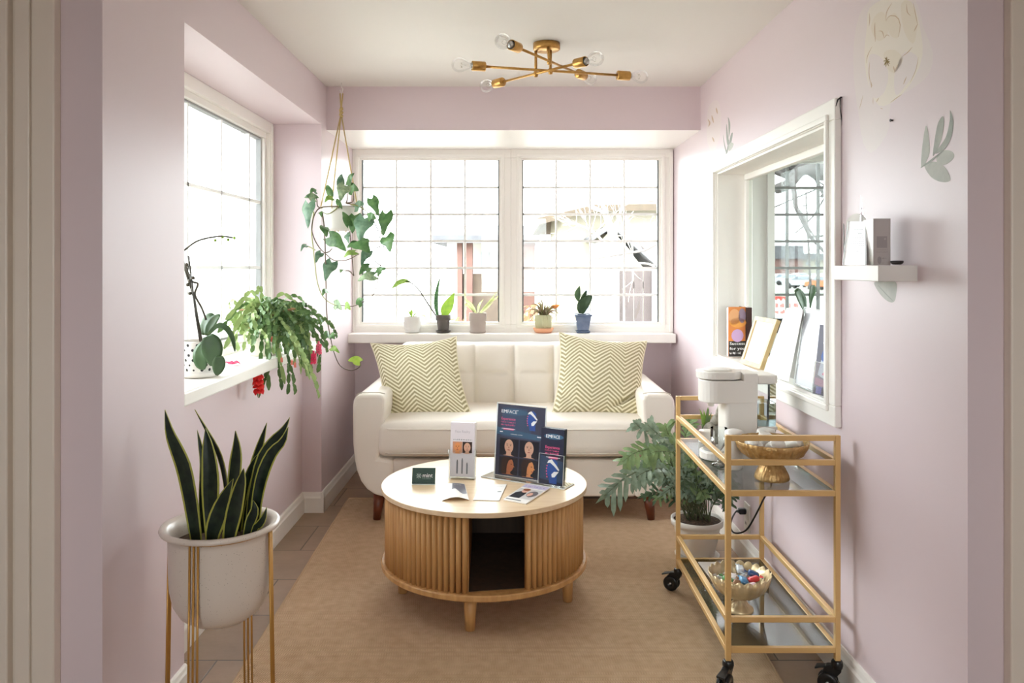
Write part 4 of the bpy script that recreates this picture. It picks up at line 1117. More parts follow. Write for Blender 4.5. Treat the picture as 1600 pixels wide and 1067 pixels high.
# ------------------------------------------------------------------ small pots on the back sill
ZB, YB = .8705, 4.83
def small_pot(name, label, px, prof, m, soil_r, soil_z, seg=36, fn=None, saucer=None):
    x = (px - CX)*YB/F
    root = thing(name, label, 'plant pot', (x, YB, ZB), group=None)
    mb = MB(); mb.lathe(prof, m, seg, c=(x, YB, ZB), fn=fn); mb.build('pot_body', root)
    if saucer:
        mb = MB(); mb.lathe(saucer[0], saucer[1], seg, c=(x, YB, ZB)); mb.build('saucer', root)
    mb = MB(); mb.lathe([(soil_r, soil_z), (0, soil_z+.004)], SOIL, 20, c=(x, YB, ZB)); mb.build('soil', root)
    return Vector((x, YB, ZB + soil_z))
def Z7(x, y, d=YB): return P(600 + x/4.444, 430 + y/4.444, d)
b1 = small_pot('succulent_pot', 'small round white pot, first from the left on the back window sill', 644.5,
    [(0,0),(.036,0),(.045,.004),(.045,.014),(.042,.018),(.046,.024),(.052,.04),(.054,.06),(.053,.098),(.050,.1),(.048,.094)], mat('white_pot', (226,226,222), .45), .048, .088)
t = thing('succulent', 'tiny green shoot in the round white pot on the back window sill', 'plant', b1)
for pts, hw in (([(193,292),(190,260),(196,236)], 11), ([(190,290),(178,262),(165,240)], 5), ([(200,290),(215,270),(228,262)], 5)):
    mb = MB(); mb.leaf([Z7(x,y) for x, y in pts], lens(hw/4.444*YB/F), LIMEG, (.2,-1,.3)); mb.build('leaf', t)
mb = MB(); mb.leaf([Z7(240,290), Z7(270,278), Z7(288,295), Z7(292,330)], lens(.006), PALEG, (.2,-1,.3)); mb.build('leaf', t)
DGP = mat('charcoal_pot', (92, 86, 82), .5)
b2 = small_pot('cutting_pot', 'dark grey pot on its saucer, second from the left on the back window sill', 692.5,
    [(0,.012),(.030,.012),(.032,.016),(.040,.075),(.045,.077),(.046,.082),(.047,.108),(.045,.110),(.042,.108),(.040,.09)], DGP, .041, .098,
    saucer=([(0,.001),(.036,.001),(.045,.008),(.047,.013),(.043,.013),(.036,.008),(0,.007)], DGP))
t = thing('leaf_cuttings', 'arching dark stem with snake plant and lime leaves in the dark grey pot', 'plant', b2)
mb = MB(); q = smooth_path([Z7(368,292), Z7(300,190), Z7(240,100), Z7(185,50), Z7(150,42)], 20); mb.tube(q, [.0045 - .0001*i for i in range(20)], mat('dark_stem', (60,56,50), .5), 8); mb.build('stem', t)
mb = MB(); mb.leaf([Z7(190,52), Z7(140,40), Z7(90,60), Z7(50,98)], lens(.017, .9), MIDG, (.0,-1,.5)); mb.build('leaf', t)
mb = MB(); mb.leaf([Z7(375,295), Z7(362,220), Z7(362,150), Z7(375,70), Z7(392,5)], blade(.013, .3), leafmat('banded', (74,110,66), (40,70,44), 110, .08), (.1,-1,.1)); mb.build('leaf', t)
mb = MB(); mb.leaf([Z7(415,295), Z7(430,240), Z7(460,180), Z7(490,118)], lens(.034, .75), LIMEG, (.3,-1,.2)); mb.build('leaf', t)
b3 = small_pot('taupe_pot', 'plain taupe pot, middle one on the back window sill', 746.5,
    [(0,0),(.046,0),(.050,.004),(.0505,.012),(.047,.014),(.050,.075),(.053,.078),(.0545,.12),(.052,.122),(.049,.118)], mat('taupe_clay', (182, 170, 162), .6), .049, .11)
t = thing('spider_plant', 'cream striped spider plant in the plain taupe pot', 'plant', b3)
for pts, hw in (([(640,268),(600,220),(570,170),(556,100)], 8), ([(650,268),(600,230),(565,200),(575,240)], 7), ([(650,265),(660,210),(690,165)], 10), ([(660,265),(720,200),(790,110)], 9), ([(665,268),(730,190),(780,160),(795,140)], 8), ([(645,266),(605,200),(560,165)], 9), ([(668,268),(715,225),(760,185)], 8)):
    mb = MB(); mb.leaf([Z7(x,y,YB-.01*random.random()) for x, y in pts], lens(hw/4.444*YB/F, .8), PALEG, (.2,-1,.4), cols=6, edge=MIDG if hw > 8 else PALEG, fold=.3); mb.build('leaf', t)
RIB = mat('ribbed_glaze', (190, 190, 152), .5)
b4 = small_pot('ribbed_pot', 'ribbed sage cup on a terracotta saucer on the back window sill', 849,
    [(0,.024),(.044,.024),(.048,.028),(.051,.06),(.052,.108),(.049,.110),(.046,.104)], RIB, .047, .095, seg=96, fn=lambda r, z, a: (r*(1+.018*math.sin(a*24)) if r > .045 else r, z),
    saucer=([(0,.001),(.046,.001),(.052,.004),(.062,.024),(.064,.030),(.060,.030),(.054,.020),(0,.018)], mat('terracotta', (224, 168, 132), .7)))
t = thing('bromeliad', 'spiky thin leaved air plant with an orange flower in the ribbed sage cup', 'plant', b4)
r = random.Random(5)
AIRG = leafmat('air_leaf', (104, 122, 70), (150, 120, 96), 40, .25)
AIRP = leafmat('air_leaf_plum', (150, 116, 104), (120, 124, 80), 40, .25)
B4 = Z7(1108, 280)
for k in range(44):
    a = r.uniform(0, 2*PI); el = r.uniform(.15, 1.3); L_ = r.uniform(.09, .16)
    dv = Vector((math.cos(a)*math.cos(el), math.sin(a)*math.cos(el)*.6, math.sin(el)))
    e = B4 + dv*L_; dr = .05*math.cos(el)*r.uniform(.3,1.5)
    mb = MB(); mb.leaf([B4 + Vector((r.uniform(-.01,.01), r.uniform(-.01,.01), -.01)), B4 + dv*L_*.5 + Vector((0,0,.012)), e - Vector((0,0,dr))], lambda t: .0048*(1-t*.93), AIRG if r.random() < .6 else AIRP, (.1,-1,.4), fold=.4); mb.build('leaf', t)
FQ = Z7(1185, 215)
mb = MB()
for k in range(9): 
    a = k*2.4; mb.leaf([FQ + Vector((-.012,0,-.012)), FQ + Vector((.012*math.cos(a), .012*math.sin(a), .010*math.sin(a*1.3))), FQ + Vector((.012+.020*math.cos(a), .020*math.sin(a), .008+.018*math.sin(a*1.3)))], lens(.009,.8), ORA, (0,-1,.3))
mb.tube([B4, FQ], .003, VINEG, 6); mb.build('flower', t)
# square blue pot
x5 = (910.5-CX)*YB/F; BLUEP = mat('blue_glaze', (70, 88, 122), .22, spec=.6, noise=((96, 112, 142), 26, .25), coat=.4)
q5 = thing('blue_pot', 'square blue glazed pot on a square saucer, rightmost on the back window sill', 'plant pot', (x5, YB, ZB))
def sq(mb, prof, m, x, y, z):
    vs = []; fs = []
    for h, zz in prof:
        for sx, sy in ((-1,-1),(1,-1),(1,1),(-1,1)): vs.append((x+sx*h, y+sy*h, z+zz))
    for i in range(len(prof)-1):
        for j in range(4): fs.append((i*4+j, i*4+(j+1)%4, i*4+4+(j+1)%4, i*4+4+j))
    fs.append((3,2,1,0)); mb.add(vs, fs, m, False)
mb = MB(); sq(mb, [(.032,.014),(.034,.016),(.046,.100),(.053,.104),(.054,.114),(.048,.115),(.044,.104),(.042,.09)], BLUEP, x5, YB, ZB); mb.build('pot_body', q5, bevel=.002)
mb = MB(); sq(mb, [(.034,.0005),(.040,.004),(.043,.012),(.040,.013),(.036,.008),(.0,.008)], BLUEP, x5, YB, ZB); mb.build('saucer', q5, bevel=.001)
mb = MB(); sq(mb, [(.0425,.095),(.0425,.098),(0,.102)], SOIL, x5, YB, ZB); mb.build('soil', q5)
t = thing('paddle_cutting', 'three broad dark paddle leaves in the square blue pot', 'plant', (x5, YB, ZB+.1))
for pts, hw in (([(1385,265),(1372,230),(1380,170),(1405,108)], 22), ([(1370,265),(1375,220),(1400,180),(1445,145)], 40)):
    mb = MB(); mb.leaf([Z7(x,y) for x, y in pts], lambda t, h=hw/4.444*YB/F: h*max(.05, math.sin(PI*min(1,.08+.9*t))**.6), DKG, (.2,-1,.2), fold=.1); mb.build('leaf', t, solid=.0015)
mb = MB(); mb.tube([Z7(1352,265), Z7(1350,180)], .0022, VINEG, 6); mb.leaf([Z7(1350,185), Z7(1343,130), Z7(1360,72)], lens(.020,.9), DKG, (.3,-1,.1)); mb.build('leaf', t)

# ------------------------------------------------------------------ blue star fern on the floor
GX, GY = .800, 3.44
fp = thing('floor_pot', 'white plastic floor pot on its saucer behind the gold cart', 'plant pot', (GX, GY, 0))
mb = MB(); mb.lathe([(0,.022),(.070,.022),(.076,.026),(.100,.145),(.1025,.150),(.112,.152),(.113,.176),(.110,.178),(.104,.176),(.101,.15)], CERAM, 48, c=(GX,GY,0)); mb.build('pot_body', fp)
mb = MB(); mb.lathe([(0,.0005),(.080,.0005),(.092,.010),(.096,.022),(.092,.022),(.085,.012),(0,.010)], CERAM, 48, c=(GX,GY,0)); mb.build('saucer', fp)
mb = MB(); mb.lathe([(.103,.165),(.05,.178),(0,.180)], SOIL, 24, c=(GX,GY,0)); mb.build('soil', fp)
ff = thing('blue_star_fern', 'blue green lobed fern spilling from the white floor pot beside the loveseat', 'fern', (GX, GY, .17))
rf = random.Random(3)
def frond(pts, lob, m, w):
    q = smooth_path(pts, 26); mb = MB(); n = len(q)
    mb.tube(q, [.0022 - .0014*i/n for i in range(n)], FSTEM, 6)
    up = Vector((rf.uniform(-.2,.2), -.7, .7))
    s0 = int(n*.34)
    for k in range(lob):
        i = s0 + int((n-2-s0)*k/max(1, lob-1)); tg = (q[min(i+1,n-1)] - q[max(i-1,0)]).normalized()
        side = tg.cross(up).normalized(); L_ = w*(.5 + .5*math.sin(PI*(k+1)/(lob+1.5)))*rf.uniform(.7, 1.2)
        for sg in (-1, 1):
            e = q[i] + (side*sg*.85 + tg*.5)*L_ + Vector((0,0,-rf.uniform(.05,.4)*L_)) + up*rf.uniform(-.25,.3)*L_ + tg*rf.uniform(-.2,.2)*L_
            mb.leaf([q[i] - tg*.004, q[i].lerp(e, .55) + up*.08*L_, e], lambda t, h=w*.115: h*(.75 + .45*math.sin(PI*min(1,t)) )*(1 if t < .8 else max(.15, (1-t)*5)), m, up + Vector((rf.uniform(-.2,.2),0,0)), cols=5, fold=.15, wave=.15)
    mb.leaf([q[-6], q[-3], q[-1] + (q[-1]-q[-3])*1.4], lens(w*.22, .9), m, up, cols=5, wave=.15)
    for i in range(s0, n-2, 2):
        pass
    mb.leaf(q[s0::2], lambda t: w*.09*(1-.4*t), m, up, cols=5)
    mb.build('frond', ff)
base = Vector((GX, GY, .175))
SPEC = [((1030,735),(985,742),(944,775),3.10,7,FERN,.075),((1040,710),(1000,705),(972,722),3.15,7,FERNG,.07),((1035,690),(1005,672),(992,660),3.2,7,FERN,.06),((1050,700),(1030,680),(1012,664),3.2,7,FERN,.06),
        ((1060,700),(1045,680),(1040,665),3.25,7,FERNG,.06),((1050,740),(1015,735),(985,752),3.12,6,FERN,.06),((1070,700),(1075,670),(1078,655),3.45,6,FERNG,.05),((1090,720),(1110,690),(1105,670),3.5,6,FERNG,.05),
        ((1060,720),(1030,705),(1005,715),3.18,7,FERNG,.065),((1100,740),(1130,735),(1150,760),3.3,6,FERN,.055),((1110,760),(1135,765),(1140,790),3.2,6,DKG,.05),((1080,730),(1060,700),(1035,690),3.3,7,FERN,.06)]
for a, b_, c_, d, n, m, w in SPEC:
    frond([base + Vector((rf.uniform(-.04,.04), rf.uniform(-.04,.04), 0)), P(a[0], a[1], (d+GY)/2), P(b_[0], b_[1], d), P(c_[0], c_[1], d)], n+2, m, w)
for k in range(46):
    a = rf.uniform(0, 2*PI); 
    if rf.random() < .5: a = rf.gauss(PI*1.05, .7)
    r_ = rf.uniform(.08, .22); h_ = rf.uniform(.12, .34)
    if math.cos(a) > .3: r_ *= .5
    st = base + Vector((rf.uniform(-.05,.05), rf.uniform(-.05,.05), 0)); 
    frond([st, st + Vector((math.cos(a)*r_*.35, math.sin(a)*r_*.35, h_*.6)), st + Vector((math.cos(a)*r_*.8, math.sin(a)*r_*.8, h_)), st + Vector((math.cos(a)*r_*1.2, math.sin(a)*r_*1.2, h_*.9))], 8, rf.choice([FERN, FERN, FERNM, FERNG]), rf.uniform(.034,.052))
# ------------------------------------------------------------------ gold cart
XL, XR_, YN, YF = .640, .966, 2.353, 3.07
GF = mat('cart_gold', (216, 178, 118), .32, .25)
ZTOP, ZS1, ZS0 = .769, .604, .137
cart = thing('bar_cart', 'gold framed glass bar cart on black casters along the right wall', 'cart', ((XL+XR_)/2, (YN+YF)/2, 0))
B = .016
def bar(a, b_, name='rail'):
    mb = MB(); lo = [min(a[i], b_[i]) - B/2 for i in range(3)]; hi = [max(a[i], b_[i]) + B/2 for i in range(3)]
    mb.box(lo, hi, GF); return mb.build(name, cart, bevel=.0015)
for x in (XL, XR_):
    for y in (YN, YF): bar((x, y, .092), (x, y, ZTOP - B/2 - .0), 'post')
for z in (ZTOP-.008, .688, .596, .220, .129):
    for y in (YN, YF): bar((XL+B, y, z), (XR_-B, y, z))
for z in (.688, .596, .220, .129):
    for x in (XL, XR_): bar((x, YN+B, z), (x, YF-B, z))
SHG = clear('shelf_glass', (248, 252, 251), .8)
for z in (ZS1-.0005, ZS0-.0005):
    mb = MB(); mb.box((XL+.009, YN+.009, z-.006), (XR_-.009, YF-.009, z), SHG)
    mb.build('glass_shelf', cart)
STUD = mat('shelf_pad', (214, 216, 214), .4)
for i, (x, y, an, zz) in enumerate(((XL, YN, -2.2, 0), (XR_, YN, 2.7, 0), (XL, YF, 2.6, .008), (XR_, YF, .4, 0))):
    zb = .009 if i in (0, 2) else .0005
    mb = MB(); M = Matrix.Translation((x, y, 0)) @ Matrix.Rotation(an, 4, 'Z')
    mb.lathe([(0,.098),(.013,.098),(.0165,.094),(.0175,.084),(.015,.074),(.010,.068),(0,.066)], BLACK, 24, c=(x,y,0))
    mb.add([M @ Vector(q) for q in ((-.013,-.011,.088),(.030,-.011,.080),(.040,-.011,.062),(.036,-.011,.030),(.018,-.011,.028),(-.012,-.011,.066),
                                      (-.013,.011,.088),(.030,.011,.080),(.040,.011,.062),(.036,.011,.030),(.018,.011,.028),(-.012,.011,.066))],
           [(0,1,2,3,4,5),(11,10,9,8,7,6)] + [(i2, i2+6, (i2+1)%6+6, (i2+1)%6) for i2 in range(6)], BLACK, False)
    ca = mb.build('caster', cart, bevel=.003)
    rr = .029; hub = M @ Vector((.026, 0, zb + rr))
    ax = (M.to_3x3() @ Vector((0,1,0)))
    for sg in (-1, 1):
        mb = MB(); p0 = hub + ax*sg*.0115; R3 = ax.to_track_quat('Z', 'Y').to_matrix().to_4x4()
        mb.lathe([(0,-.0065),(rr*.8,-.0065),(rr,-.004),(rr,.004),(rr*.8,.0065),(rr*.3,.0065),(rr*.25,.004),(0,.004)], BLACK, 28, M=Matrix.Translation(p0) @ R3)
        mb.lathe([(0,.0075),(.004,.007),(.005,.0045)], STEEL, 10, M=Matrix.Translation(p0) @ R3)
        mb.build('wheel', ca)
    mb = MB()
    mb.add([M @ Vector(q) for q in ((.030,-.010,.078),(.058,-.014,.070),(.062,.014,.070),(.030,.010,.078),(.030,-.010,.074),(.058,-.014,.064),(.062,.014,.064),(.030,.010,.074))],
           [(0,1,2,3),(7,6,5,4),(0,4,5,1),(1,5,6,2),(2,6,7,3),(3,7,4,0)], BLACK, False); mb.build('brake_tab', ca, bevel=.001)
# white water dispenser
WD = thing('water_dispenser', 'white countertop water dispenser with clear tank on the top shelf of the gold cart', 'water dispenser', (.80, 2.76, ZS1))
def stadium(x0, x1, yc, hw, rl, rr):
    """outline with a rounded left end"""
    pts = []
    for i in range(13):
        a = PI/2 + PI*i/12; pts.append((x0 + rl + rl*math.cos(a), yc + hw*math.sin(a)))
    pts += [(x1-rr, yc-hw), (x1, yc-hw+rr), (x1, yc+hw-rr), (x1-rr, yc+hw)]
    return pts
dY = 2.76
mb = MB(); mb.prism(stadium(.648, .835, dY, .062, .05, .006), .078, PWHITE, Matrix.Translation((0,0,.803)), smooth=False); mb.build('head', WD, bevel=.004)
mb = MB(); mb.prism(stadium(.640, .788, dY, .064, .052, .03), .026, PWHITE, Matrix.Translation((0,0,.8845)), smooth=False)
mb.prism(stadium(.665, .76, dY, .04, .035, .02), .006, PWHITE, Matrix.Translation((0,0,.9105))); mb.build('lid', WD, bevel=.006, bseg=3)
mb = MB(); mb.prism([(.728,dY-.05),(.736,dY-.058),(.835,dY-.062),(.835,dY+.062),(.736,dY+.058),(.728,dY+.05)], .250, PWHITE, Matrix.Translation((0,0,ZS1))); 
mb.prism([(.788,dY-.0615),(.837,dY-.0615),(.837,dY+.0615),(.788,dY+.0615)], .095, PWHITE, Matrix.Translation((0,0,.8115)))
mb.build('column', WD, bevel=.004)
mb = MB(); mb.prism(stadium(.652, .84, dY, .060, .05, .006), .028, PWHITE, Matrix.Translation((0,0,ZS1))); mb.build('base', WD, bevel=.004)
mb = MB(); mb.prism(stadium(.664, .725, dY, .045, .038, .004), .003, STEEL, Matrix.Translation((0,0,ZS1+.0285))); mb.build('drip_grille', WD)
mb = MB(); mb.lathe([(0,.785),(.010,.785),(.014,.80),(.014,.805)], PWHITE, 20, c=(.69,dY,0)); mb.build('spout', WD)
TANK = clear('tank_clear', (240, 244, 244), 1.6)
mb = MB(); tk = [(.838,dY-.056),(.892,dY-.056),(.904,dY-.044),(.904,dY+.044),(.892,dY+.056),(.838,dY+.056)]; mb.prism(tk, .235, TANK, Matrix.Translation((0,0,ZS1+.03))); mb.build('tank', WD)
mb = MB(); mb.prism([(.841,dY-.053),(.891,dY-.053),(.901,dY-.043),(.901,dY+.043),(.891,dY+.053),(.841,dY+.053)], .165, clear('water', (226,236,238), 1.0), Matrix.Translation((0,0,ZS1+.033))); mb.build('water', WD)
mb = MB(); mb.prism([(.836,dY-.060),(.896,dY-.060),(.909,dY-.046),(.909,dY+.046),(.896,dY+.060),(.836,dY+.060)], .030, PWHITE, Matrix.Translation((0,0,.8695))); mb.build('tank_lid', WD, bevel=.005)
mb = MB(); mb.box((.838, dY-.058, .712), (.905, dY+.058, .724), PWHITE); mb.build('tank_band', WD, bevel=.002)
mb = MB(); mb.prism([(.838,dY-.059),(.9,dY-.059),(.907,dY-.046),(.907,dY+.046),(.9,dY+.059),(.838,dY+.059)], .030, PWHITE, Matrix.Translation((0,0,ZS1))); mb.build('tank_base', WD, bevel=.003)
# power cord
pl = thing('power_cord', 'black power cord looping from the wall outlet up to the gold cart', 'cord', (.9, 3.3, .2))
mb = MB()
oy = PW(1169,808).y; px0 = xr(oy) - .010
pts = [Vector((px0-.028, oy, .226)), P(1150,799,3.33), P(1143,812,3.25), P(1142,826,3.2), P(1150,833,3.15), P(1166,828,3.1), P(1180,806,3.08), P(1192,782,3.03), P(1201,764,2.96), P(1205,752,2.9), Vector((.915,2.86,.622)), Vector((.905,2.825,.622))]
mb.tube(smooth_path(pts, 60), .0035, BLACK, 8); mb.build('cable', pl)
mb = MB(); mb.rbox((px0-.016, oy, .226), (.030,.026,.024), .005, (2,2,2), BLACK)
for k in range(3): mb.rbox((px0-.030-.005*k, oy, .226), (.0035,.014-.002*k,.014-.002*k), .0016, (1,1,1), BLACK)
mb.build('plug', pl)
# white mugs behind the gold bowl
MUGP = [(0,0),(.026,0),(.031,.004),(.036,.04),(.036,.075),(.035,.079),(.033,.076),(.033,.03),(.02,.006),(0,.005)]
def mug(x, y, z, label):
    r_ = thing('white_cup', label, 'cup', (x, y, z), group='white cups on the top cart shelf')
    mb = MB(); mb.lathe([(r, zz+.0008) for r, zz in MUGP], CERAM, 36, c=(x,y,z)); mb.build('body', r_)
    mb = MB(); h = [Vector((x+.035+.022*math.sin(PI*i/10), y+.004, z+.02+.04*i/10)) for i in range(11)]; mb.tube(h, .0042, CERAM, 8); mb.build('handle', r_)
    return r_
BOWLG = mat('hammered_gold', (214, 180, 124), .35, .55, noise=((170, 130, 76), 60, .25), bump=(70, .9))
# tall cups stand near the dispenser so that their rims rise above the front rail
def tall_cup(x, y, label):
    r_ = thing('canister', label, 'canister', (x, y, ZS1), group=None)
    mb = MB(); mb.lathe([(0,.001),(.022,.001),(.026,.005),(.030,.06),(.031,.118),(.028,.127),(.018,.131),(0,.132)], CERAM, 36, c=(x,y,ZS1)); mb.build('body', r_)
tall_cup((1147-CX)*2.60/F, 2.60, 'white domed canister behind the gold bowl, nearer the left rail of the cart')
tall_cup((1194-CX)*2.62/F+.006, 2.62, 'white domed canister behind the gold bowl, nearer the wall')
# candle jar with a grey band, clear glass, bunny planter
jx, jy = (1104-CX)*2.86/F, 2.86
j = thing('banded_jar', 'white jar with a grey lower band at the left rail of the cart top shelf', 'jar', (jx, jy, ZS1))
mb = MB(); GB = mat('grey_band', (168,168,164), .4)
mb.lathe([(0,.001,GB),(.026,.001,GB),(.0285,.004,GB),(.0285,.030,GB),(.0287,.032,INK),(.0287,.0335),(.0285,.0345),(.0285,.072),(.027,.075),(0,.075)], CERAM, 36, c=(jx,jy,ZS1)); mb.build('jar_body', j)
gx, gy = (1121-CX)*2.68/F, 2.66
g = thing('drinking_glass', 'clear stemmed glass just inside the left rail of the cart top shelf', 'glass', (gx, gy, ZS1))
mb = MB(); mb.lathe([(0,.001),(.026,.001),(.024,.004),(.006,.008),(.004,.02),(.004,.045),(.012,.055),(.026,.075),(.030,.10),(.028,.125)], clear('drink_glass', (246,250,250), 2.2), 36, c=(gx,gy,ZS1)); mb.build('bowl', g)
bx, by = (1112-CX)*2.98/F, 2.98
BUN = mat('bunny_stone', (176,170,158), .8, noise=((120,116,106), 60, .25), bump=(70,.6))
bp = thing('bunny_figurine', 'grey stone bunny figurine at the far end of the cart top shelf', 'figurine', (bx, by, ZS1))
mb = MB()
def blob(c, r, m=BUN):
    mb.lathe([(r[0]*math.sin(PI*i/12), r[2]*-math.cos(PI*i/12)) for i in range(13)], m, 20, c=c)
blob((bx,by,ZS1+.042), (.034,.034,.041)); blob((bx+.018,by-.012,ZS1+.092), (.022,.022,.022)); blob((bx+.034,by-.022,ZS1+.086), (.010,.010,.010)); blob((bx-.028,by,ZS1+.03),(.012,.012,.012))
for dx in (.002, .018): mb.tube(smooth_path([(bx+.014+dx,by-.008,ZS1+.106),(bx+.026+dx*1.3,by-.004,ZS1+.135),(bx+.036+dx*1.5,by,ZS1+.160)], 8), [.004,.008,.0095,.0095,.009,.007,.005,.002], BUN, 10)
for dx in (.0, .022): mb.tube([(bx+.006+dx,by-.028,ZS1+.03),(bx+.012+dx,by-.036,ZS1+.005)], [.008,.009], BUN, 8)
mb.build('body', bp)
sx, sy = (1100-CX)*3.0/F, 3.0
sg_ = thing('bud_vase', 'tiny pot of thin green stems behind the bunny figurine', 'plant', (sx, sy, ZS1))
mb = MB(); mb.lathe([(0,.001),(.014,.001),(.018,.01),(.016,.03),(.012,.034)], CERAM, 24, c=(sx,sy,ZS1)); mb.build('vase', sg_)
rr_ = random.Random(9)
for k in range(9):
    e = Vector((sx+rr_.uniform(-.025,.03), sy+rr_.uniform(-.02,.02), ZS1+rr_.uniform(.06,.165)))
    mb = MB(); mb.leaf([(sx,sy,ZS1+.02), Vector((sx,sy,ZS1+.03)).lerp(e,.5)+Vector((.003,0,.01)), e], lens(.006,.8), FERNG if k%2 else MIDG, (.2,-1,.2)); mb.build('leaf', sg_)
# hammered pedestal bowl
bx, by = (1206-CX)*2.475/F, 2.475
def ribs(n, am): return lambda r, z, a: (r*(1+am*math.sin(a*n + 9*z*8)), z)
bowl = thing('pedestal_bowl', 'oval hammered gold pedestal bowl on the top shelf of the cart', 'bowl', (bx, by, ZS1))
def rough_rib(r, z, a):
    k = 1 + .020*math.sin(a*34 + 3*math.sin(z*160)) + .012*math.sin(a*21+z*300)
    return (r*k, z)
mb = MB(); mb.lathe([(0,.001),(.050,.001),(.053,.006),(.050,.018),(.040,.038),(.030,.052),(.026,.058),(.030,.062)], BOWLG, 120, c=(bx,by,ZS1), fn=rough_rib); mb.build('foot', bowl)
mb = MB(); mb.lathe([(0,.060),(.030,.060),(.070,.068),(.094,.084),(.106,.104),(.112,.122),(.110,.124),(.104,.116),(.092,.096),(.07,.08),(.03,.072),(0,.070)], BOWLG, 120, c=(bx,by,ZS1), fn=rough_rib); mb.build('bowl', bowl)
def tub(dx, dy, dz, rot, label, r=.021, h=.05):
    M = Matrix.Translation((bx+dx, by+dy, ZS1+dz)) @ Euler(rot).to_matrix().to_4x4()
    o = thing('white_tub', label, 'tub', M.translation, group=None)
    mb = MB(); mb.lathe([(0,-h/2),(r*.86,-h/2),(r*.9,-h/2+.003),(r,h/2-.006),(r*1.04,h/2-.004),(r*1.04,h/2),(0,h/2)], CERAM, 28, M=M); mb.build('body', o)
    return o
tub(-.058, -.01, .110, (.5, -1.2, .3), 'white tub lying tilted at the left side of the hammered gold bowl')
tub(.002, -.02, .105, (1.1, .1, .2), 'white tub standing in the middle of the hammered gold bowl', .024, .05)
tub(.062, -.012, .112, (.4, 1.0, -.2), 'white tub leaning at the right side of the hammered gold bowl')
tub(-.012, .045, .112, (.3, .3, 0), 'white tub at the back of the hammered gold bowl', .022, .05)
wv = thing('wrapped_candy', 'small grey and white wrapped sweet between the tubs in the gold bowl', 'candy', (bx-.03, by-.045, ZS1+.115))
mb = MB(); mb.rbox((bx-.026,by-.052,ZS1+.106), (.026,.018,.014), .006, (2,2,2), mat('candy_grey', (150,148,158), .3)); mb.build('wrapper', wv)
# scalloped bowl on the lower shelf
bx2, by2 = (1156-CX)*2.60/F, 2.60
CHAMP = mat('champagne_gold', (222, 204, 166), .35, .45, noise=((198, 174, 130), 30, .25))
sb = thing('scalloped_bowl', 'scalloped champagne gold pedestal bowl of sweets on the lower cart shelf', 'bowl', (bx2, by2, ZS0))
NS = 22
flute = lambda r, z, a: (r*(1 + .030*abs(math.cos(a*NS/2)) if r > .02 else 1), z)
def scal(r, z, a):
    k = abs(math.sin(a*NS/2)); up = max(0, (z-.085)/.035)
    return (r*(1 + .035*k), z + .008*k*up) if r > .03 else (r, z)
mb = MB(); mb.lathe([(0,.0008),(.043,.0008),(.045,.005),(.043,.012),(.030,.020),(.021,.034),(.018,.046),(.022,.050)], CHAMP, 132, c=(bx2,by2,ZS0), fn=lambda r, z, a: (r*(1+.05*abs(math.sin(a*9))*(1 if z > .014 else 0)), z)); mb.build('foot', sb)
mb = MB(); mb.lathe([(0,.048),(.022,.048),(.055,.056),(.080,.076),(.093,.100),(.099,.122),(.0965,.122),(.090,.100),(.076,.079),(.05,.062),(0,.056)], CHAMP, 176, c=(bx2,by2,ZS0), fn=scal); mb.build('bowl', sb)
rc_ = random.Random(21)
cols = [(236,232,226),(240,236,232),(96,150,190),(232,230,226),(110,170,110),(220,70,70),(238,226,220),(150,110,80),(60,90,140),(234,232,228),(240,214,220),(200,206,210)]
nm = ['white','cream','blue','ivory','green','red','pale','brown','navy','pearl','pink','grey']
for k, c_ in enumerate(cols):
    a = k*2.4; r_ = .010 + .0155*math.sqrt(k); z = ZS0 + .094 + .009*(k % 3) + .18*r_*r_*10*.3
    x, y = bx2 + r_*math.cos(a), by2 + r_*math.sin(a)
    o = thing('wrapped_candy', '%s wrapped sweet among the mixed ones in the scalloped bowl' % nm[k], 'candy', (x, y, z), group='sweets in the scalloped bowl')
    M = Matrix.Translation((x, y, z)) @ Euler((rc_.uniform(-.4,.4), rc_.uniform(-.4,.4), rc_.uniform(0,3))).to_matrix().to_4x4()
    cm = mat('candy_%d' % k, c_, .3)
    mb = MB(); mb.rbox((0,0,0), (.038,.027,.018), .008, (2,2,2), cm, M=M); mb.build('sweet', o)
    for sg in (-1, 1):
        mb = MB()
        vs = [(sg*.0175,0,0)] + [(sg*(.030+.002*(i%2)), .012*math.cos(PI*i/6), .003*(i%2)+.002*math.sin(i)) for i in range(7)]
        mb.add([M @ Vector(q) for q in vs], [(0,i,i+1) for i in range(1,7)], cm, False)
        mb.build('twist', o, solid=.0006)
pp = thing('white_tray', 'thin white tray lying under the scalloped bowl on the lower cart shelf', 'tray', (.75, 2.87, ZS0))
q = [P(1088.5,878.5,3.02), P(1140,878.5,3.02), P(1140,928,2.72), P(1114,928,2.72)]
mb = MB(); mb.prism([(.706,3.02),(.722,2.73),(.82,2.72),(.84,3.02)], .004, PWHITE, Matrix.Translation((0,0,ZS0+.0005))); mb.build('sheet', pp, bevel=.001)
# ------------------------------------------------------------------ things on the ledge of the pass-through
ZL = .853
def LX(y, off): return xr(y) + off                    # off = distance behind the wall face
bk_ = thing('orange_book', 'orange covered book standing at the far end of the pass-through ledge', 'book', (LX(3.7, .05), 3.72, ZL))
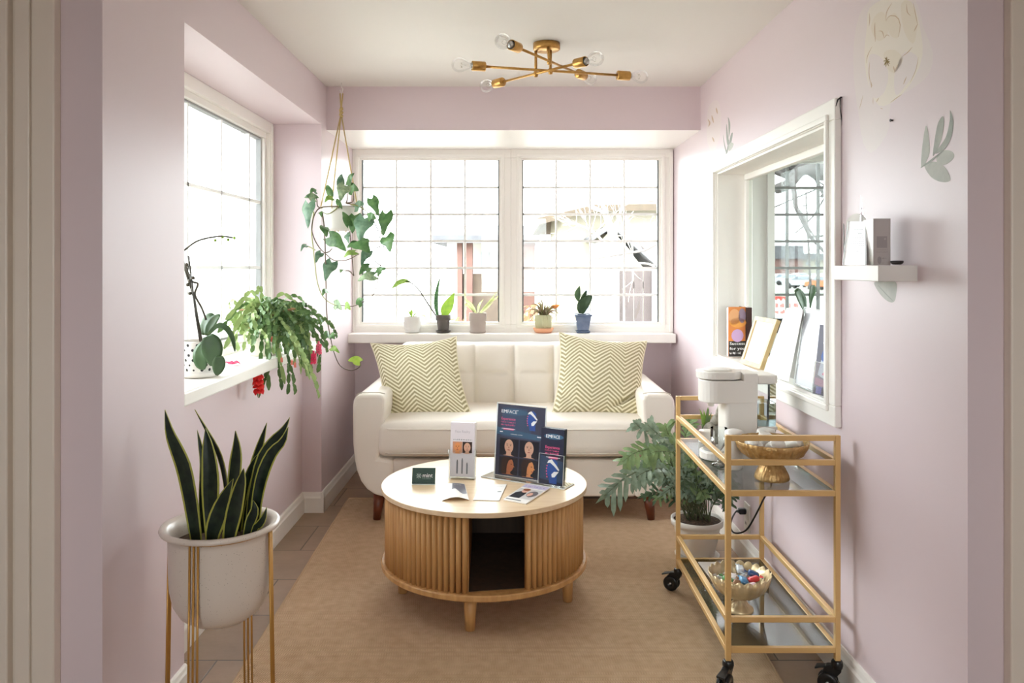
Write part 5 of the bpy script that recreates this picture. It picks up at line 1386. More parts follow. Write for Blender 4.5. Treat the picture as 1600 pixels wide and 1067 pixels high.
# a paperback standing on end, cover towards the room and slightly towards the camera
u = Vector((.62, -.785, 0)).normalized()
def standing(root, name, o, u, lean_dir, lean, w, h, t, m, draw=None, back=None):
    v = (Vector((0,0,1)) + Vector(lean_dir)*lean).normalized(); n = u.cross(v).normalized()
    mb = MB(); sheet(mb, o, u, v, n, w, h, t, m)
    if draw: draw(Print(mb, o, u, v, n), w, h)
    return mb.build(name, root), v, n
ORB = pm('book_orange', (228, 140, 74))
def cover(p, w, h):
    p.oval(w*.35, h*.80, w*.34, h*.16, pm('peachy', (238,176,126)), 1); p.oval(w*.80, h*.82, w*.22, h*.15, pm('mauve', (160,140,160)), 1)
    p.oval(w*.55, h*.68, w*.5, h*.10, pm('amber', (240,164,80)), 1)
    p.oval(w*.52, h*.42, w*.36, h*.13, pm('lilac_dot', (206,168,212)), 2)
    p.rect(0, 0, w, h*.31, pm('book_black', (44,38,38)), 1)
    p.text('Success', w*.06, h*.235, h*.055, WHT, 3, width=w*.9, bold=True); p.text('for you', w*.06, h*.135, h*.055, WHT, 3, width=w*.9, bold=True); p.scrawl(w*.06, h*.045, w*.7, h*.05, WHT, 3, 12)
o = P(1138.5, 563, 3.68); o.z = ZL + .001
standing(bk_, 'cover', o, Vector((1, .12, 0)).normalized(), (0,1,0), .0, .082, .232, .004, ORB, cover)
mb = MB(); mb.box((o.x+.001, o.y+.016, ZL+.002), (o.x+.080, o.y+.034, ZL+.228), PAPER); mb.build('pages', bk_)
b2_ = thing('dark_book', 'dark brown book standing right behind the orange covered book on the ledge', 'book', (o.x+.1, o.y, ZL))
mb = MB(); mb.box((o.x+.086, o.y+.0, ZL+.001), (o.x+.110, o.y+.13, ZL+.230), mat('book_maroon', (62,34,30), .4)); mb.build('cover', b2_, bevel=.002)
mb = MB(); mb.box((o.x+.0885, o.y+.004, ZL+.2305), (o.x+.1075, o.y+.126, ZL+.2315), PAPER); mb.build('pages', b2_)
# photo frame leaning back
def leaning(px_bl, px_br, px_tr, px_tl, d0, d1, dl):
    """quad on the ledge: bottom corners at depth d0/d1, tops pushed back by dl"""
    a, b_ = PZ(*px_bl, ZL+.003), P(*px_br, d1); b_.z = a.z; a = P(*px_bl, d0); a.z = b_.z
    c_ = P(*px_tr, d1+dl); n = (b_-a).cross(c_-a)
    return a, b_, c_, ONPLANE(*px_tl, a, n)
PINE = mat('pale_pine', (222, 196, 146), .5, noise=((204,172,118), 30, .25))
fq = leaning((1156,566), (1187,577), (1214,499), (1180,494), 3.42, 3.22, .03)
pf = thing('photo_frame', 'pale wooden frame with a blank white sheet leaning on the pass-through ledge', 'picture frame', (fq[0]+fq[1])/2)
def plate(mb, q, t, m, inset=0.0, lift=0.0):
    n = (q[1]-q[0]).cross(q[3]-q[0]).normalized(); c = sum(q, Vector())/4
    r = [p + (c-p).normalized()*inset*1.414 + n*lift for p in q]
    vs = [p - n*t for p in r] + r
    mb.add(vs, [(3,2,1,0),(4,5,6,7),(0,1,5,4),(1,2,6,5),(2,3,7,6),(3,0,4,7)], m, False)
    return r, n
mb = MB(); r0, n0 = plate(mb, fq, .004, PINE, 0, -.012)
ri = [p + (sum(fq, Vector())/4 - p).normalized()*.026 for p in fq]
for k in range(4):
    k2 = (k+1) % 4; q = [fq[k], fq[k2], ri[k2], ri[k]]
    mb.add([p - n0*.018 for p in q] + q, [(3,2,1,0),(4,5,6,7),(0,1,5,4),(1,2,6,5),(2,3,7,6),(3,0,4,7)], PINE, False)
mb.build('frame', pf)
mb = MB(); plate(mb, fq, .001, PAPER, .012, -.006); mb.build('sheet', pf)
mb = MB(); bc = (fq[2]+fq[3])/2*.6 + (fq[0]+fq[1])/2*.4 - n0*.018; mb.tube([bc, Vector((bc.x, bc.y, ZL+.004)) - n0*.06], .006, INK, 4); mb.build('easel_leg', pf)
# tall blank card bent into an easel
tq = leaning((1192,583), (1232,596), (1254.5,484.5), (1229,481), 3.05, 2.86, .04)
tc2 = thing('tent_card', 'tall blank white card folded as an easel in the middle of the ledge', 'card', (tq[0]+tq[1])/2)
mb = MB(); r0, n1 = plate(mb, tq, .002, PAPER); mb.build('front_panel', tc2)
mb = MB(); q2 = [tq[2] - n1*.003, tq[3] - n1*.003, Vector((tq[0].x, tq[0].y, ZL+.002)) + Vector((.055,.030,0)), Vector((tq[1].x, tq[1].y, ZL+.002)) + Vector((.055,.030,0))]
plate(mb, q2, .002, mat('card_grey', (200,200,198), .6)); mb.build('back_panel', tc2)
# acrylic stand with silver poster, and dark leaflets in its pocket
sq_ = leaning((1240,602), (1272,612), (1305,489), (1257,480), 2.80, 2.62, .04)
ap = thing('acrylic_stand', 'clear acrylic stand with a silvery poster at the near end of the ledge', 'sign holder', (sq_[0]+sq_[1])/2)
mb = MB(); r0, n2 = plate(mb, sq_, .0012, pm('silver', (150,150,155), .3), .003, -.003)
def bil(q, a, b_): return q[0]*(1-a)*(1-b_) + q[1]*a*(1-b_) + q[2]*a*b_ + q[3]*(1-a)*b_
def patch(mb, q, pts, m, l): mb.add([bil(q, a, b_) + n2*(-.003 + .0004*l) for a, b_ in pts], [list(range(len(pts)))], m, False)
patch(mb, sq_, [(.02,.02),(.98,.02),(.98,.22),(.02,.26)], pm('strip_grey', (108,108,112)), 1)
patch(mb, sq_, [(.2,.26),(.98,.22),(.98,.62),(.75,.55),(.45,.38)], pm('cream_face', (192,172,148)), 1)
patch(mb, sq_, [(.3,.12),(.8,.10),(.85,.24),(.35,.26)], pm('skin_warm', (196,146,112)), 2)
patch(mb, sq_, [(.72,.55),(.95,.62),(.95,.72),(.78,.68)], pm('blush', (222,176,186)), 2)
patch(mb, sq_, [(.62,.97),(.99,.97),(.99,.72)], WHT, 2)
mb.build('printed_poster', ap)
mb = MB()
for k in range(4): mb.tube([sq_[k], sq_[(k+1) % 4]], .0016, EDGE, 4)
mb.build('acrylic_sleeve', ap)
mb = MB(); bq = [Vector((p.x, p.y, ZL+.002)) for p in (sq_[0], sq_[1], sq_[1]+Vector((.06,0,0)), sq_[0]+Vector((.06,0,0)))]
plate(mb, bq, .0015, clear('acrylic_base', (244,248,248), 2.0)); mb.build('base', ap)
lq = leaning((1270,609), (1291,617), (1306,512), (1281,507), 2.585, 2.515, .03)
for i in range(4):
    off = Vector((.0105*i, .002*i, 0)); q = [p + off for p in lq]
    lf = thing('folded_brochure', 'slate brochure with a blue figure, front of the ledge pocket' if i == 0 else 'slate brochure packed behind the front one on the ledge', 'brochure', (q[0]+q[1])/2, group='slate brochures on the ledge')
    mb = MB(); r0, n2 = plate(mb, q, .006, pm('slate_blue', (84,84,104)) if i == 0 else pm('slate_dark', (90,92,94)))
    if i == 0:
        def patch3(pts, m, l): mb.add([bil(q, a, b_) + n2*(.0004*l) for a, b_ in pts], [list(range(len(pts)))], m, False)
        patch3([(.35,.88),(.48,.88),(.52,.90),(.48,.93),(.35,.93)], WHT, 1); patch3([(.56,.88),(.7,.88),(.7,.91),(.56,.91)], WHT, 1)
        patch3([(.35,.77),(.8,.78),(.8,.80),(.35,.79)], PINK, 1); patch3([(.35,.74),(.85,.75),(.85,.765),(.35,.755)], WHT, 1)
        patch3([(.3,.55),(.45,.68),(.62,.62),(.66,.5),(.4,.48)], BLUE, 1); patch3([(.2,.28),(.35,.5),(.7,.48),(.85,.36),(.7,.24)], pm('ice', (190,204,220)), 1)
        patch3([(.5,.30),(.68,.36),(.7,.28)], PINK, 2); patch3([(.05,.14),(.95,.12),(.95,.22),(.05,.24)], pm('rosewood', (150,96,124)), 1); patch3([(.2,.02),(.6,.02),(.6,.12),(.2,.12)], pm('periwinkle', (120,120,190)), 1)
    mb.build('cover', lf)
mb = MB(); pk = [p + n2*.004 for p in lq]; pk = [pk[0], pk[1], pk[1].lerp(pk[2], .46), pk[0].lerp(pk[3], .46)]
plate(mb, pk, .001, ACRYL)
for k in range(4): mb.tube([pk[k], pk[(k+1) % 4]], .0013, EDGE, 4)
mb.build('leaflet_pocket', ap)
# neighbouring room's sill plant
nx, ny = (1256-CX)*4.84/F, 4.86
np_ = thing('sill_plant', 'two dark paddle leaves on the neighbouring room sill beyond the pass-through', 'plant', (nx, ny, .90))
sp_ = thing('sill_pot', 'black pot on the neighbouring room sill, mostly hidden behind the blank card', 'plant pot', (nx, ny, .866))
mb = MB(); mb.lathe([(0,0),(.045,0),(.06,.09),(.062,.1),(.058,.1),(.055,.085)], BLACK, 28, c=(nx,ny,.866)); mb.build('pot_body', sp_)
mb = MB(); mb.lathe([(.056,.086),(0,.09)], SOIL, 16, c=(nx,ny,.866)); mb.build('soil', sp_)
def Z9(x, y): return P(1205 + x/10.67, 400 + y/10.67, ny)
for pts, hw in (([(560,960),(540,840),(490,680),(412,552)], 78), ([(650,880),(660,700),(690,560),(690,480)], 58)):
    mb = MB(); mb.leaf([Z9(*q) for q in pts], lambda t, h=hw/10.67*ny/F: h*(.12 + .95*math.sin(PI*min(1, t**1.3*.86))), DKG, (.2,-1,.1), fold=.15); mb.build('leaf', np_, solid=.002)
mx_ = (1219-CX)*4.84/F
bb = thing('black_box', 'small black box on the neighbouring room sill at its left end', 'box', (mx_, 4.85, .866))
mb = MB(); mb.rbox((mx_+.02, 4.86, .912), (.10,.08,.09), .008, (2,2,2), BLACK); mb.build('case', bb)

# ------------------------------------------------------------------ floating shelf on the right wall
SW = mat('shelf_white', (226, 222, 217), .4)
y0s, y1s = 1.986, 2.26
ws = thing('floating_shelf', 'small white floating box shelf on the right wall near the camera', 'shelf', (.97, 2.1, 1.235))
mb = MB(); mb.box((.919, y0s, 1.235), (xr(y0s)+.001, y1s, 1.2755), SW); mb.build('board', ws, bevel=.0015)
bxs = thing('product_box', 'grey and white product carton on the floating shelf', 'box', (.95, 2.04, 1.2755))
x0, x1 = (1365-CX)*2.04/F, (1391.5-CX)*2.04/F
GBX = mat('carton_grey', (186, 178, 176), .5)
mb = MB(); mb.box((x0, 2.04, 1.276), (x1, 2.10, 1.397), GBX)
p = Print(mb, (x0, 2.04, 1.276), (1,0,0), (0,0,1), (0,-1,0)); w_ = x1-x0; DG = pm('carton_text', (160,152,152)); DG2 = pm('carton_text2', (140,132,132))
p.rect(w_*.18, .045, w_*.8, .075, DG, 1); p.rect(w_*.62, .066, w_*.72, .070, GBX, 2)
for k, z in enumerate((.040,.036,.033)): p.scrawl(w_*.16, z, w_*.68, .0016, DG2, 2, 30+k)
p.scrawl(w_*.4, .016, w_*.35, .004, DG2, 2, 40); p.oval(w_*.34, .013, w_*.12, .010, DG, 1); p.scrawl(w_*.25, .005, w_*.4, .0016, DG2, 2, 41)
mb.build('carton', bxs)
mb = MB(); mb.box((x0-.0008, 2.041, 1.277), (x0-.0002, 2.099, 1.396), pm('carton_white', (222,220,216)))
p = Print(mb, (x0-.0009, 2.099, 1.276), (0,-1,0), (0,0,1), (-1,0,0)); p.oval(.03, .104, .006, .006, WHT, 1)
mb.build('side_panel', bxs)
# acrylic sheet of text with a curved top card behind
s0, s1 = P(1317.5, 413, 2.20), P(1353.5, 413, 2.06)
for q in (s0, s1): q.z = 1.2765
tt = thing('text_sign', 'printed page in a slanted clear stand on the floating shelf', 'sign', (s0+s1)/2)
tn = (s1-s0).cross(Vector((.12, 0, 1))); q = [s0, s1, ONPLANE(1353.5, 346, s0, tn), ONPLANE(1327, 346, s0, tn)]
mb = MB(); n2 = (q[1]-q[0]).cross(q[3]-q[0]).normalized(); plate(mb, q, .0012, pm('page', (226,220,220)), 0, 0)
TXT = pm('page_text', (118,112,114)); rt = random.Random(4)
for k, (cx_, wd_, hh) in enumerate([(.62,.5,.020),(.7,.4,.014),(.68,.2,.028),(.66,.5,.012),(.60,.68,.016),(.60,.68,.012),(.62,.62,.014),(.58,.70,.018),(.62,.62,.014),(.52,.3,.016),(.55,.5,.012),(.52,.36,.018),(.52,.62,.014),(.5,.14,.012),(.5,.36,.014),(.52,.66,.010),(.45,.12,.014)]):
    b_ = .80 - .045*k; x = cx_ - wd_/2
    while x < cx_ + wd_/2:
        ww = min(rt.uniform(.04,.12), cx_ + wd_/2 - x)
        mb.add([bil(q, a, c_) + n2*.0004 for a, c_ in ((x,b_),(min(.97,x+ww),b_),(min(.97,x+ww),b_+hh),(x,b_+hh))], [(0,1,2,3)], TXT, False); x += ww + .02
mb.build('printed_page', tt)
mb = MB(); mb.tube([q[0]+n2*.002, q[3]+n2*.002], .0015, EDGE, 4); mb.tube([q[1]+n2*.002, q[2]+n2*.002], .0015, EDGE, 4); mb.build('acrylic_stand', tt)
cc = thing('arched_card', 'plain card with a curved top standing behind the printed page on the floating shelf', 'card', P(1335,413,2.26))
a_, b2 = P(1322, 413, 2.24), P(1352, 413, 2.12); a_.z = b2.z = 1.2765; uu = (b2-a_); L_ = uu.length; uu = uu.normalized()
nn = uu.cross(Vector((0,0,1)))
poly = [(0,0),(L_,0),(L_,.125)] + [(L_*(1-t), .125 + .018*math.sin(PI*t)**.8) for t in [i/10 for i in range(1,10)]] + [(0,.125)]
M = Matrix(((uu.x,0,-nn.x,a_.x),(uu.y,0,-nn.y,a_.y),(0,1,0,a_.z),(0,0,0,1)))
mb = MB(); mb.prism(poly, .0015, mat('card_stock', (214,208,202), .6), M); mb.build('sheet', cc)
mb = MB(); mb.prism([(0,0),(.012,0),(.004,.115),(-.001,.12)], .001, mat('card_shadow', (96,90,86), .6), M @ Matrix.Translation((-.004,0,-.006))); mb.build('shadow_sliver', cc)  # dark sliver stands in for the shade at the card's edge
wd = thing('clear_wedge', 'tall pointed clear acrylic wedge behind the carton on the floating shelf', 'ornament', P(1350,413,2.14))
w0 = P(1346, 413, 2.13); w0.z = 1.2765; hgt = 2.13*(413-303)/F
mb = MB(); base_ = [w0 + Vector(v) for v in ((0,0,0),(.022,0,0),(.024,.018,0),(.002,.018,0))]; tip = w0 + Vector((.002,.009,hgt))
mb.add(base_ + [tip], [(3,2,1,0),(0,1,4),(1,2,4),(2,3,4),(3,0,4)], clear('wedge_acrylic', (238,236,236), 1.6), False)
mb.build('body', wd)
do = thing('dark_dish', 'small dark oval dish at the near end of the floating shelf', 'dish', P(1403,412,2.01))
dc = Vector(((1402-CX)*2.01/F, 2.012, 1.2765))
mb = MB(); mb.lathe([(0,.001),(.010,.001),(.0155,.005),(.0165,.010),(.0145,.011),(.010,.006),(0,.005)], mat('dark_bronze', (44,36,34), .35), 32, M=Matrix.Translation(dc) @ Matrix.Diagonal((1,.8,1,1))); mb.build('bowl', do)

# ------------------------------------------------------------------ flower decals on the right wall
CREAM = mat('decal_cream', (227, 217, 208), .45); CREAM2 = mat('decal_cream_pale', (223, 211, 211), .45); CREAM3 = mat('decal_cream_warm', (223, 211, 197), .45)
BRN = mat('decal_brown', (194, 166, 140), .5); OCH = mat('decal_ochre', (130, 104, 44), .6); SAGE = mat('decal_sage', (164, 166, 158), .6, noise=((140, 144, 138), 25, .25)); SAGEL = mat('decal_sage_pale', (190, 190, 182), .6, noise=((170, 172, 166), 25, .25))
PALE = mat('decal_ghost', (222, 210, 210), .55)
class Wall2:
    """flat shapes stuck on the right wall, drawn in wall coordinates found from the photograph"""
    def __init__(s): s.mb = MB()
    def poly(s, pts, m, l=1): s.mb.add([PW(x, y, .00025 + .00012*l) for x, y in pts], [list(range(len(pts)))], m, False)
    def blob(s, pts, m, l=1, n=36):
        q = [Vector((x, y, 0)) for x, y in pts]; k = len(q); out = []
        for i in range(k):
            a, b_, c_, d = q[i-1], q[i], q[(i+1) % k], q[(i+2) % k]
            for j in range(max(2, n//k)):
                t = j/max(2, n//k); out.append(.5*((2*b_)+(c_-a)*t+(2*a-5*b_+4*c_-d)*t*t+(3*b_-a-3*c_+d)*t**3))
        s.poly([(p.x, p.y) for p in out], m, l)
    def stroke(s, pts, w, m, l=3):
        q = smooth_path([Vector((x, y, 0)) for x, y in pts], 8); L, R = [], []
        for i, p in enumerate(q):
            t = (q[min(i+1,7)] - q[max(i-1,0)]).normalized(); k = w*math.sin(PI*(i+.6)/8.2); nn = Vector((-t.y, t.x, 0))*k
            L.append((p.x+nn.x, p.y+nn.y)); R.append((p.x-nn.x, p.y-nn.y))
        s.poly(L + R[::-1], m, l)
def ZR(x, y): return (1330 + x/4.853, y/4.853)
W2 = Wall2(); zz = lambda pts: [ZR(x, y) for x, y in pts]
W2.blob(zz([(20,330),(60,120),(150,0),(330,-30),(490,0),(545,200),(620,400),(590,560),(480,660),(300,790),(290,960),(230,1080),(150,1160),(90,1080),(60,900),(20,600)]), CREAM2, 0)
W2.blob(zz([(140,60),(300,-20),(460,20),(520,200),(540,420),(460,620),(330,760),(210,800),(130,640),(100,420),(120,200)]), CREAM, 1)
W2.blob(zz([(150,210),(190,110),(250,100),(280,230),(240,300),(190,300)]), CREAM3, 2); W2.blob(zz([(270,160),(330,100),(370,170),(360,280),(300,270)]), CREAM3, 2)
W2.blob(zz([(380,30),(460,20),(500,180),(470,330),(400,230)]), CREAM3, 2); W2.blob(zz([(250,400),(330,380),(390,450),(330,550),(260,500)]), CREAM3, 2)
W2.blob(zz([(140,420),(230,440),(280,560),(250,700),(170,740),(130,600)]), CREAM2, 2); W2.blob(zz([(400,400),(500,430),(480,560),(420,640),(340,720),(330,560)]), CREAM2, 2)
for pts, w in (([(138,100),(140,150),(135,200)],5),([(180,170),(178,230),(183,315)],7),([(205,235),(235,240),(250,290)],6),([(250,290),(270,265),(290,275)],5),([(265,160),(290,120),(350,130),(372,200),(355,280)],6),([(310,20),(270,90),(262,160)],5),([(420,30),(425,90),(450,120)],6),([(470,20),(490,120),(505,190)],5),([(505,180),(490,210),(475,240)],6),
               ([(160,350),(125,420),(115,480)],4),([(140,470),(135,560),(150,650)],5),([(150,620),(155,650),(150,665)],6),([(465,355),(430,395),(385,430)],5),([(360,480),(325,550)],5),([(320,500),(330,545)],6),([(510,430),(490,530),(445,630)],4),([(420,580),(395,640)],6),([(385,715),(340,745),(295,780)],5),([(210,740),(190,775)],5),([(90,720),(75,780),(60,830)],3),([(220,820),(240,826)],4),([(165,740),(165,790)],3)):
    W2.stroke(zz(pts), w/4.853*.6, BRN)
for k in range(9):
    a = k*2.4; W2.stroke(zz([(268,460),(268+26*math.cos(a), 470+40*math.sin(a))]), .8, OCH)
tag(W2.mb.build('flower_decal'), 'large cream rose wall decal near the ceiling on the right wall', 'wall decal')
def ZQ(x, y): return (1300 + x/3.048, 130 + y/3.048)
W2 = Wall2(); zz = lambda pts: [ZQ(x, y) for x, y in pts]
W2.blob(zz([(425,400),(428,320),(440,230),(450,203),(462,260),(465,330),(445,380)]), SAGEL, 1)
W2.blob(zz([(480,345),(490,260),(505,190),(528,157),(533,200),(520,270),(500,320)]), SAGE, 1)
W2.blob(zz([(490,335),(540,260),(560,180),(562,128),(578,180),(570,250),(540,310)]), SAGE, 2)
W2.blob(zz([(500,350),(530,320),(570,325),(582,350),(555,380),(520,392),(500,375)]), SAGEL, 1)
W2.blob(zz([(440,385),(500,375),(545,410),(563,462),(520,470),(470,445)]), SAGEL, 2)
W2.stroke(zz([(422,403),(470,370),(530,320)]), 1.6, SAGE)
tag(W2.mb.build('leaf_decal'), 'grey green leaf sprig decal on the right wall above the floating shelf', 'wall decal')
W2 = Wall2(); W2.blob([(1366,441),(1384,440),(1400,441),(1400,462),(1396,472),(1386,470),(1374,458)], SAGEL, 1); W2.stroke([(1372,446),(1385,460),(1395,470)], .8, SAGE)
tag(W2.mb.build('leaf_decal'), 'single grey leaf decal tip showing under the floating shelf', 'wall decal')
def ZP(x, y): return (1100 + x/6.668, 180 + y/6.668)
W2 = Wall2(); zz = lambda pts: [ZP(x, y) for x, y in pts]
W2.blob(zz([(200,200),(215,290),(240,390),(225,380),(205,280)]), SAGE, 1); W2.blob(zz([(235,90),(250,200),(262,300),(240,300),(232,180)]), SAGE, 1)
W2.blob(zz([(250,20),(272,80),(272,160),(258,230),(255,100)]), SAGE, 2); W2.blob(zz([(262,290),(280,200),(300,185),(290,260),(270,330)]), SAGE, 1); W2.blob(zz([(255,360),(270,290),(308,295),(295,340),(270,370)]), SAGEL, 2)
W2.stroke(zz([(225,420),(245,360),(260,260)]), 1.2, SAGE)
tag(W2.mb.build('leaf_decal'), 'small grey leaf sprig decal beside the far corner of the pass-through window', 'wall decal')
W2 = Wall2(); W2.blob([(1106,172),(1112,160),(1122,158),(1127,185),(1124,215),(1114,238),(1106,225),(1104,200)], CREAM2, 0)
for pts in ([(1106,186),(1109,192),(1107,198)],[(1112,180),(1115,192)],[(1113,214),(1116,222)],[(1119,168),(1121,178)]): W2.stroke(pts, 1.1, BRN)
tag(W2.mb.build('flower_decal'), 'small faded cream flower decal near the far right corner of the room', 'wall decal')

# ------------------------------------------------------------------ brass ceiling light
LXc, LYc = (854-CX)*3.39/F, 3.39
cl = thing('ceiling_light', 'brass sputnik ceiling light with six clear bulbs on crossed rods', 'ceiling light', (LXc, LYc, ZC-.1))
mb = MB(); mb.lathe([(0,ZC-.030),(.054,ZC-.030),(.058,ZC-.026),(.058,ZC-.001),(0,ZC-.001)], GOLD, 48, c=(LXc,LYc,0))
mb.lathe([(0,ZC-.044),(.004,ZC-.043),(.005,ZC-.036),(.003,ZC-.030)], GOLD, 12, c=(LXc+.004,LYc-.02,0)); mb.build('canopy', cl)
BULB = clear('bulb_glass', (254,254,254), .4)
FIL = mat('filament', (150,140,120), .4, .5)
RODS = [((757,103),(966,118.5),3.32,3.47), ((785,128.5),(900,99),3.56,3.24), ((810,75.5),(904,114.5),3.09,3.50)]
mids = []
for (a, b_, da, db) in RODS:
    A, B_ = P(*a, da), P(*b_, db); zc = (A.z + B_.z)/2; A.z = B_.z = zc
    mb = MB(); mb.tube([A, B_], .0055, GOLD, 16); rod = mb.build('rod', cl)
    dv = (B_-A).normalized()
    for E, d_ in ((A, -dv), (B_, dv)):
        Q = Matrix.Translation(E) @ d_.to_track_quat('Z', 'Y').to_matrix().to_4x4()
        mb = MB(); mb.lathe([(0,-.004),(.019,-.004),(.0205,-.001),(.0205,.052),(.019,.054),(.0175,.052),(.0175,.044)], GOLD, 32, M=Q); so_ = mb.build('socket', cl)
        mb = MB(); mb.lathe([(.0175,.046),(.0165,.049),(.0135,.0495)], BLACK, 28, M=Q); mb.lathe([(.0135,.044),(.013,.058),(.0115,.062),(0,.062)], STEEL, 24, M=Q); mb.build('bulb_base', so_)
        mb = MB(); mb.lathe([(.0125,.056),(.0145,.066),(.022,.080),(.0285,.096),(.030,.110),(.027,.124),(.018,.135),(.008,.1395),(0,.140)], BULB, 32, M=Q); mb.build('bulb', cl)
        mb = MB(); mb.tube([Q @ Vector((0,0,.062)), Q @ Vector((0,0,.085))], .003, BULB, 8)
        mb.tube([Q @ Vector((.010*math.cos(t), .010*math.sin(t), .095 + .006*(i % 2))) for i, t in enumerate([2*PI*i/10 for i in range(10)])], .0006, FIL, 4); mb.build('filament', cl)
    mids.append((A, B_, zc))
def at_px(A, B_, px):
    for i in range(200):
        p = A.lerp(B_, i/199)
        if abs(CX + p.x*F/p.y - px) < 1.0: return p
    return A.lerp(B_, .5)
s1 = at_px(*mids[1][:2], 838); s2 = at_px(*mids[0][:2], 861); s3 = at_px(*mids[2][:2], 859)
for q in (s1, s2, s3):
    tp = Vector((q.x, q.y, 0)); dd = Vector((LXc, LYc, 0)) - tp
    if dd.length > .050: tp = Vector((LXc, LYc, 0)) - dd.normalized()*.050
    mb = MB(); mb.tube([q + Vector((0,0,-.010)), Vector((q.x*.5+tp.x*.5, q.y*.5+tp.y*.5, q.z*.4+(ZC-.03)*.6)), Vector((tp.x, tp.y, ZC-.03))], .0062, GOLD, 16)
    mb.lathe([(0,-.016),(.008,-.014),(.010,-.006),(.010,.006),(.007,.010)], GOLD, 20, c=q); mb.build('stem', cl)
# ------------------------------------------------------------------ outside
ZG = -1.05
GRD = mat('pavement', (168, 164, 158), .9, noise=((140, 138, 132), .6, .2))
LAWN = mat('winter_grass', (150, 146, 104), .95, noise=((120, 124, 84), 1.2, .25))
struct(MB().box((-60, 5.2, ZG-.4), (140, 220, ZG), GRD).build('ground'))
struct(MB().box((-60, -60, ZG-.4), (140, 5.2, ZG), GRD).build('ground'))
SIDING = mat('cream_siding', (150, 144, 128), .7); ROOFM = mat('brown_shingles', (88, 76, 62), .85, noise=((72, 62, 52), 8, .25)); ROOFG = mat('grey_shingles', (92, 92, 96), .85, noise=((76, 76, 80), 6, .25))
BRICK = mat('red_brick', (104, 74, 66), .85, noise=((90, 66, 60), 5, .2)); STONE = mat('tan_brick', (104, 90, 78), .85, noise=((86, 74, 66), 5, .2)); WPOST = mat('outside_white', (216, 214, 210), .6); DOORM = mat('fence_brown', (78, 68, 67), .8, noise=((66, 58, 57), 3, .2)); WIN = mat('outside_window', (120, 130, 140), .2)
def house(name, label, loc): return thing(name, label, 'house', loc)
# gabled house across the lane (right-hand sash)
hA = house('gabled_house', 'cream gabled house with brown roof outside the right back window', P(950, 460, 15))
dA = 15.0; X_ = lambda px, d=15.0: (px-CX)*d/F
xa0, xa1, xb = (868-CX)*dA/F, (1110-CX)*dA/F, (905-CX)*dA/F
zt = H - (305-CY)*dA/F; ze = H - (345-CY)*dA/F
mb = MB(); mb.box((xa0+.1, dA, ZG), (xa1, dA+4.2, ze+.25), SIDING)
mb.build('wall', hA)
mb = MB()
zr2 = ze - .05
zq = H + (CY-299)*(dA+2.5)/F
mb.add([(xa0-.35, dA-.5, 2.12), (X_(925), dA-.6, 2.36), (xa1+.5, dA-.6, 2.40), (xa1+.5, dA+2.5, zq), (X_(897, dA+2.5), dA+2.5, zq), (xa0-.35, dA+4.4, 2.12), (xa1+.5, dA+4.4, 2.2)],
       [(0,1,4), (1,2,3,4), (0,4,5), (5,4,3,6)], ROOFM, False); mb.build('roof', hA, solid=.12)
gx0, gx1, gxm = (925-CX)*13.6/F, (1010-CX)*13.6/F, (956-CX)*13.6/F
mb = MB(); zg = H - (352-CY)*13.6/F; zg0 = H - (372-CY)*13.6/F; zg1 = H - (418-CY)*13.6/F
mb.add([(gx0, 13.5, zg0), (gxm, 13.5, zg), (gx1+.25, 13.5, zg1), (gx0, 15.2, zg0), (gxm, 15.2, zg), (gx1+.25, 15.2, zg1)], [(0,1,4,3), (1,2,5,4)], ROOFG, False); mb.build('porch_roof', hA, solid=.08)
mb = MB(); mb.add([(gx0+.15,13.7,ZG),(gx1,13.7,ZG),(gx1,13.7,zg1-.05),(gxm,13.7,zg-.06),(gx0+.15,13.7,zg0-.06),(gx0+.15,15.1,ZG),(gx1,15.1,ZG),(gx1,15.1,zg1-.05),(gxm,15.1,zg-.06),(gx0+.15,15.1,zg0-.06)], [(0,1,2,3,4),(5,9,8,7,6),(0,4,9,5),(1,6,7,2)], SIDING, False); mb.build('porch_wall', hA)
mb = MB(); dx0, dx1 = (931-CX)*13.6/F, (948-CX)*13.6/F; mb.box((dx0, 13.62, ZG+.2), (dx1, 13.69, H-(385-CY)*13.6/F), WPOST); mb.build('door', hA)
for px in (929, 951): 
    mb = MB(); x = (px-CX)*13.3/F; mb.box((x-.05, 13.25, ZG), (x+.05, 13.35, zg0-.1), WPOST); mb.build('porch_post', hA)
mb = MB(); mb.box((.35+(884-CX)*dA/F, dA-.03, .1), (.95+(884-CX)*dA/F, dA-.005, 1.2), WIN); mb.build('window', hA)
# brown fence
fA = thing('board_fence', 'brown board fence outside the right back window beside the gabled house', 'fence', P(1000, 470, 11))
ft = H - (423-CY)*11/F
for i in range(13):
    x = (962-CX)*11/F + .13*i; mb = MB(); mb.box((x, 11, ZG), (x+.12, 11.03, ft), DOORM); mb.build('board', fA)
mb = MB(); mb.box(((962-CX)*11/F, 11.03, ft-.25), ((962-CX)*11/F+1.7, 11.09, ft-.15), DOORM); mb.build('rail', fA)
for px in (962, 1026): mb = MB(); x = (px-CX)*10.9/F; mb.box((x-.05, 10.9, ZG), (x+.05, 10.99, ft+.05), WPOST); mb.build('post', fA)
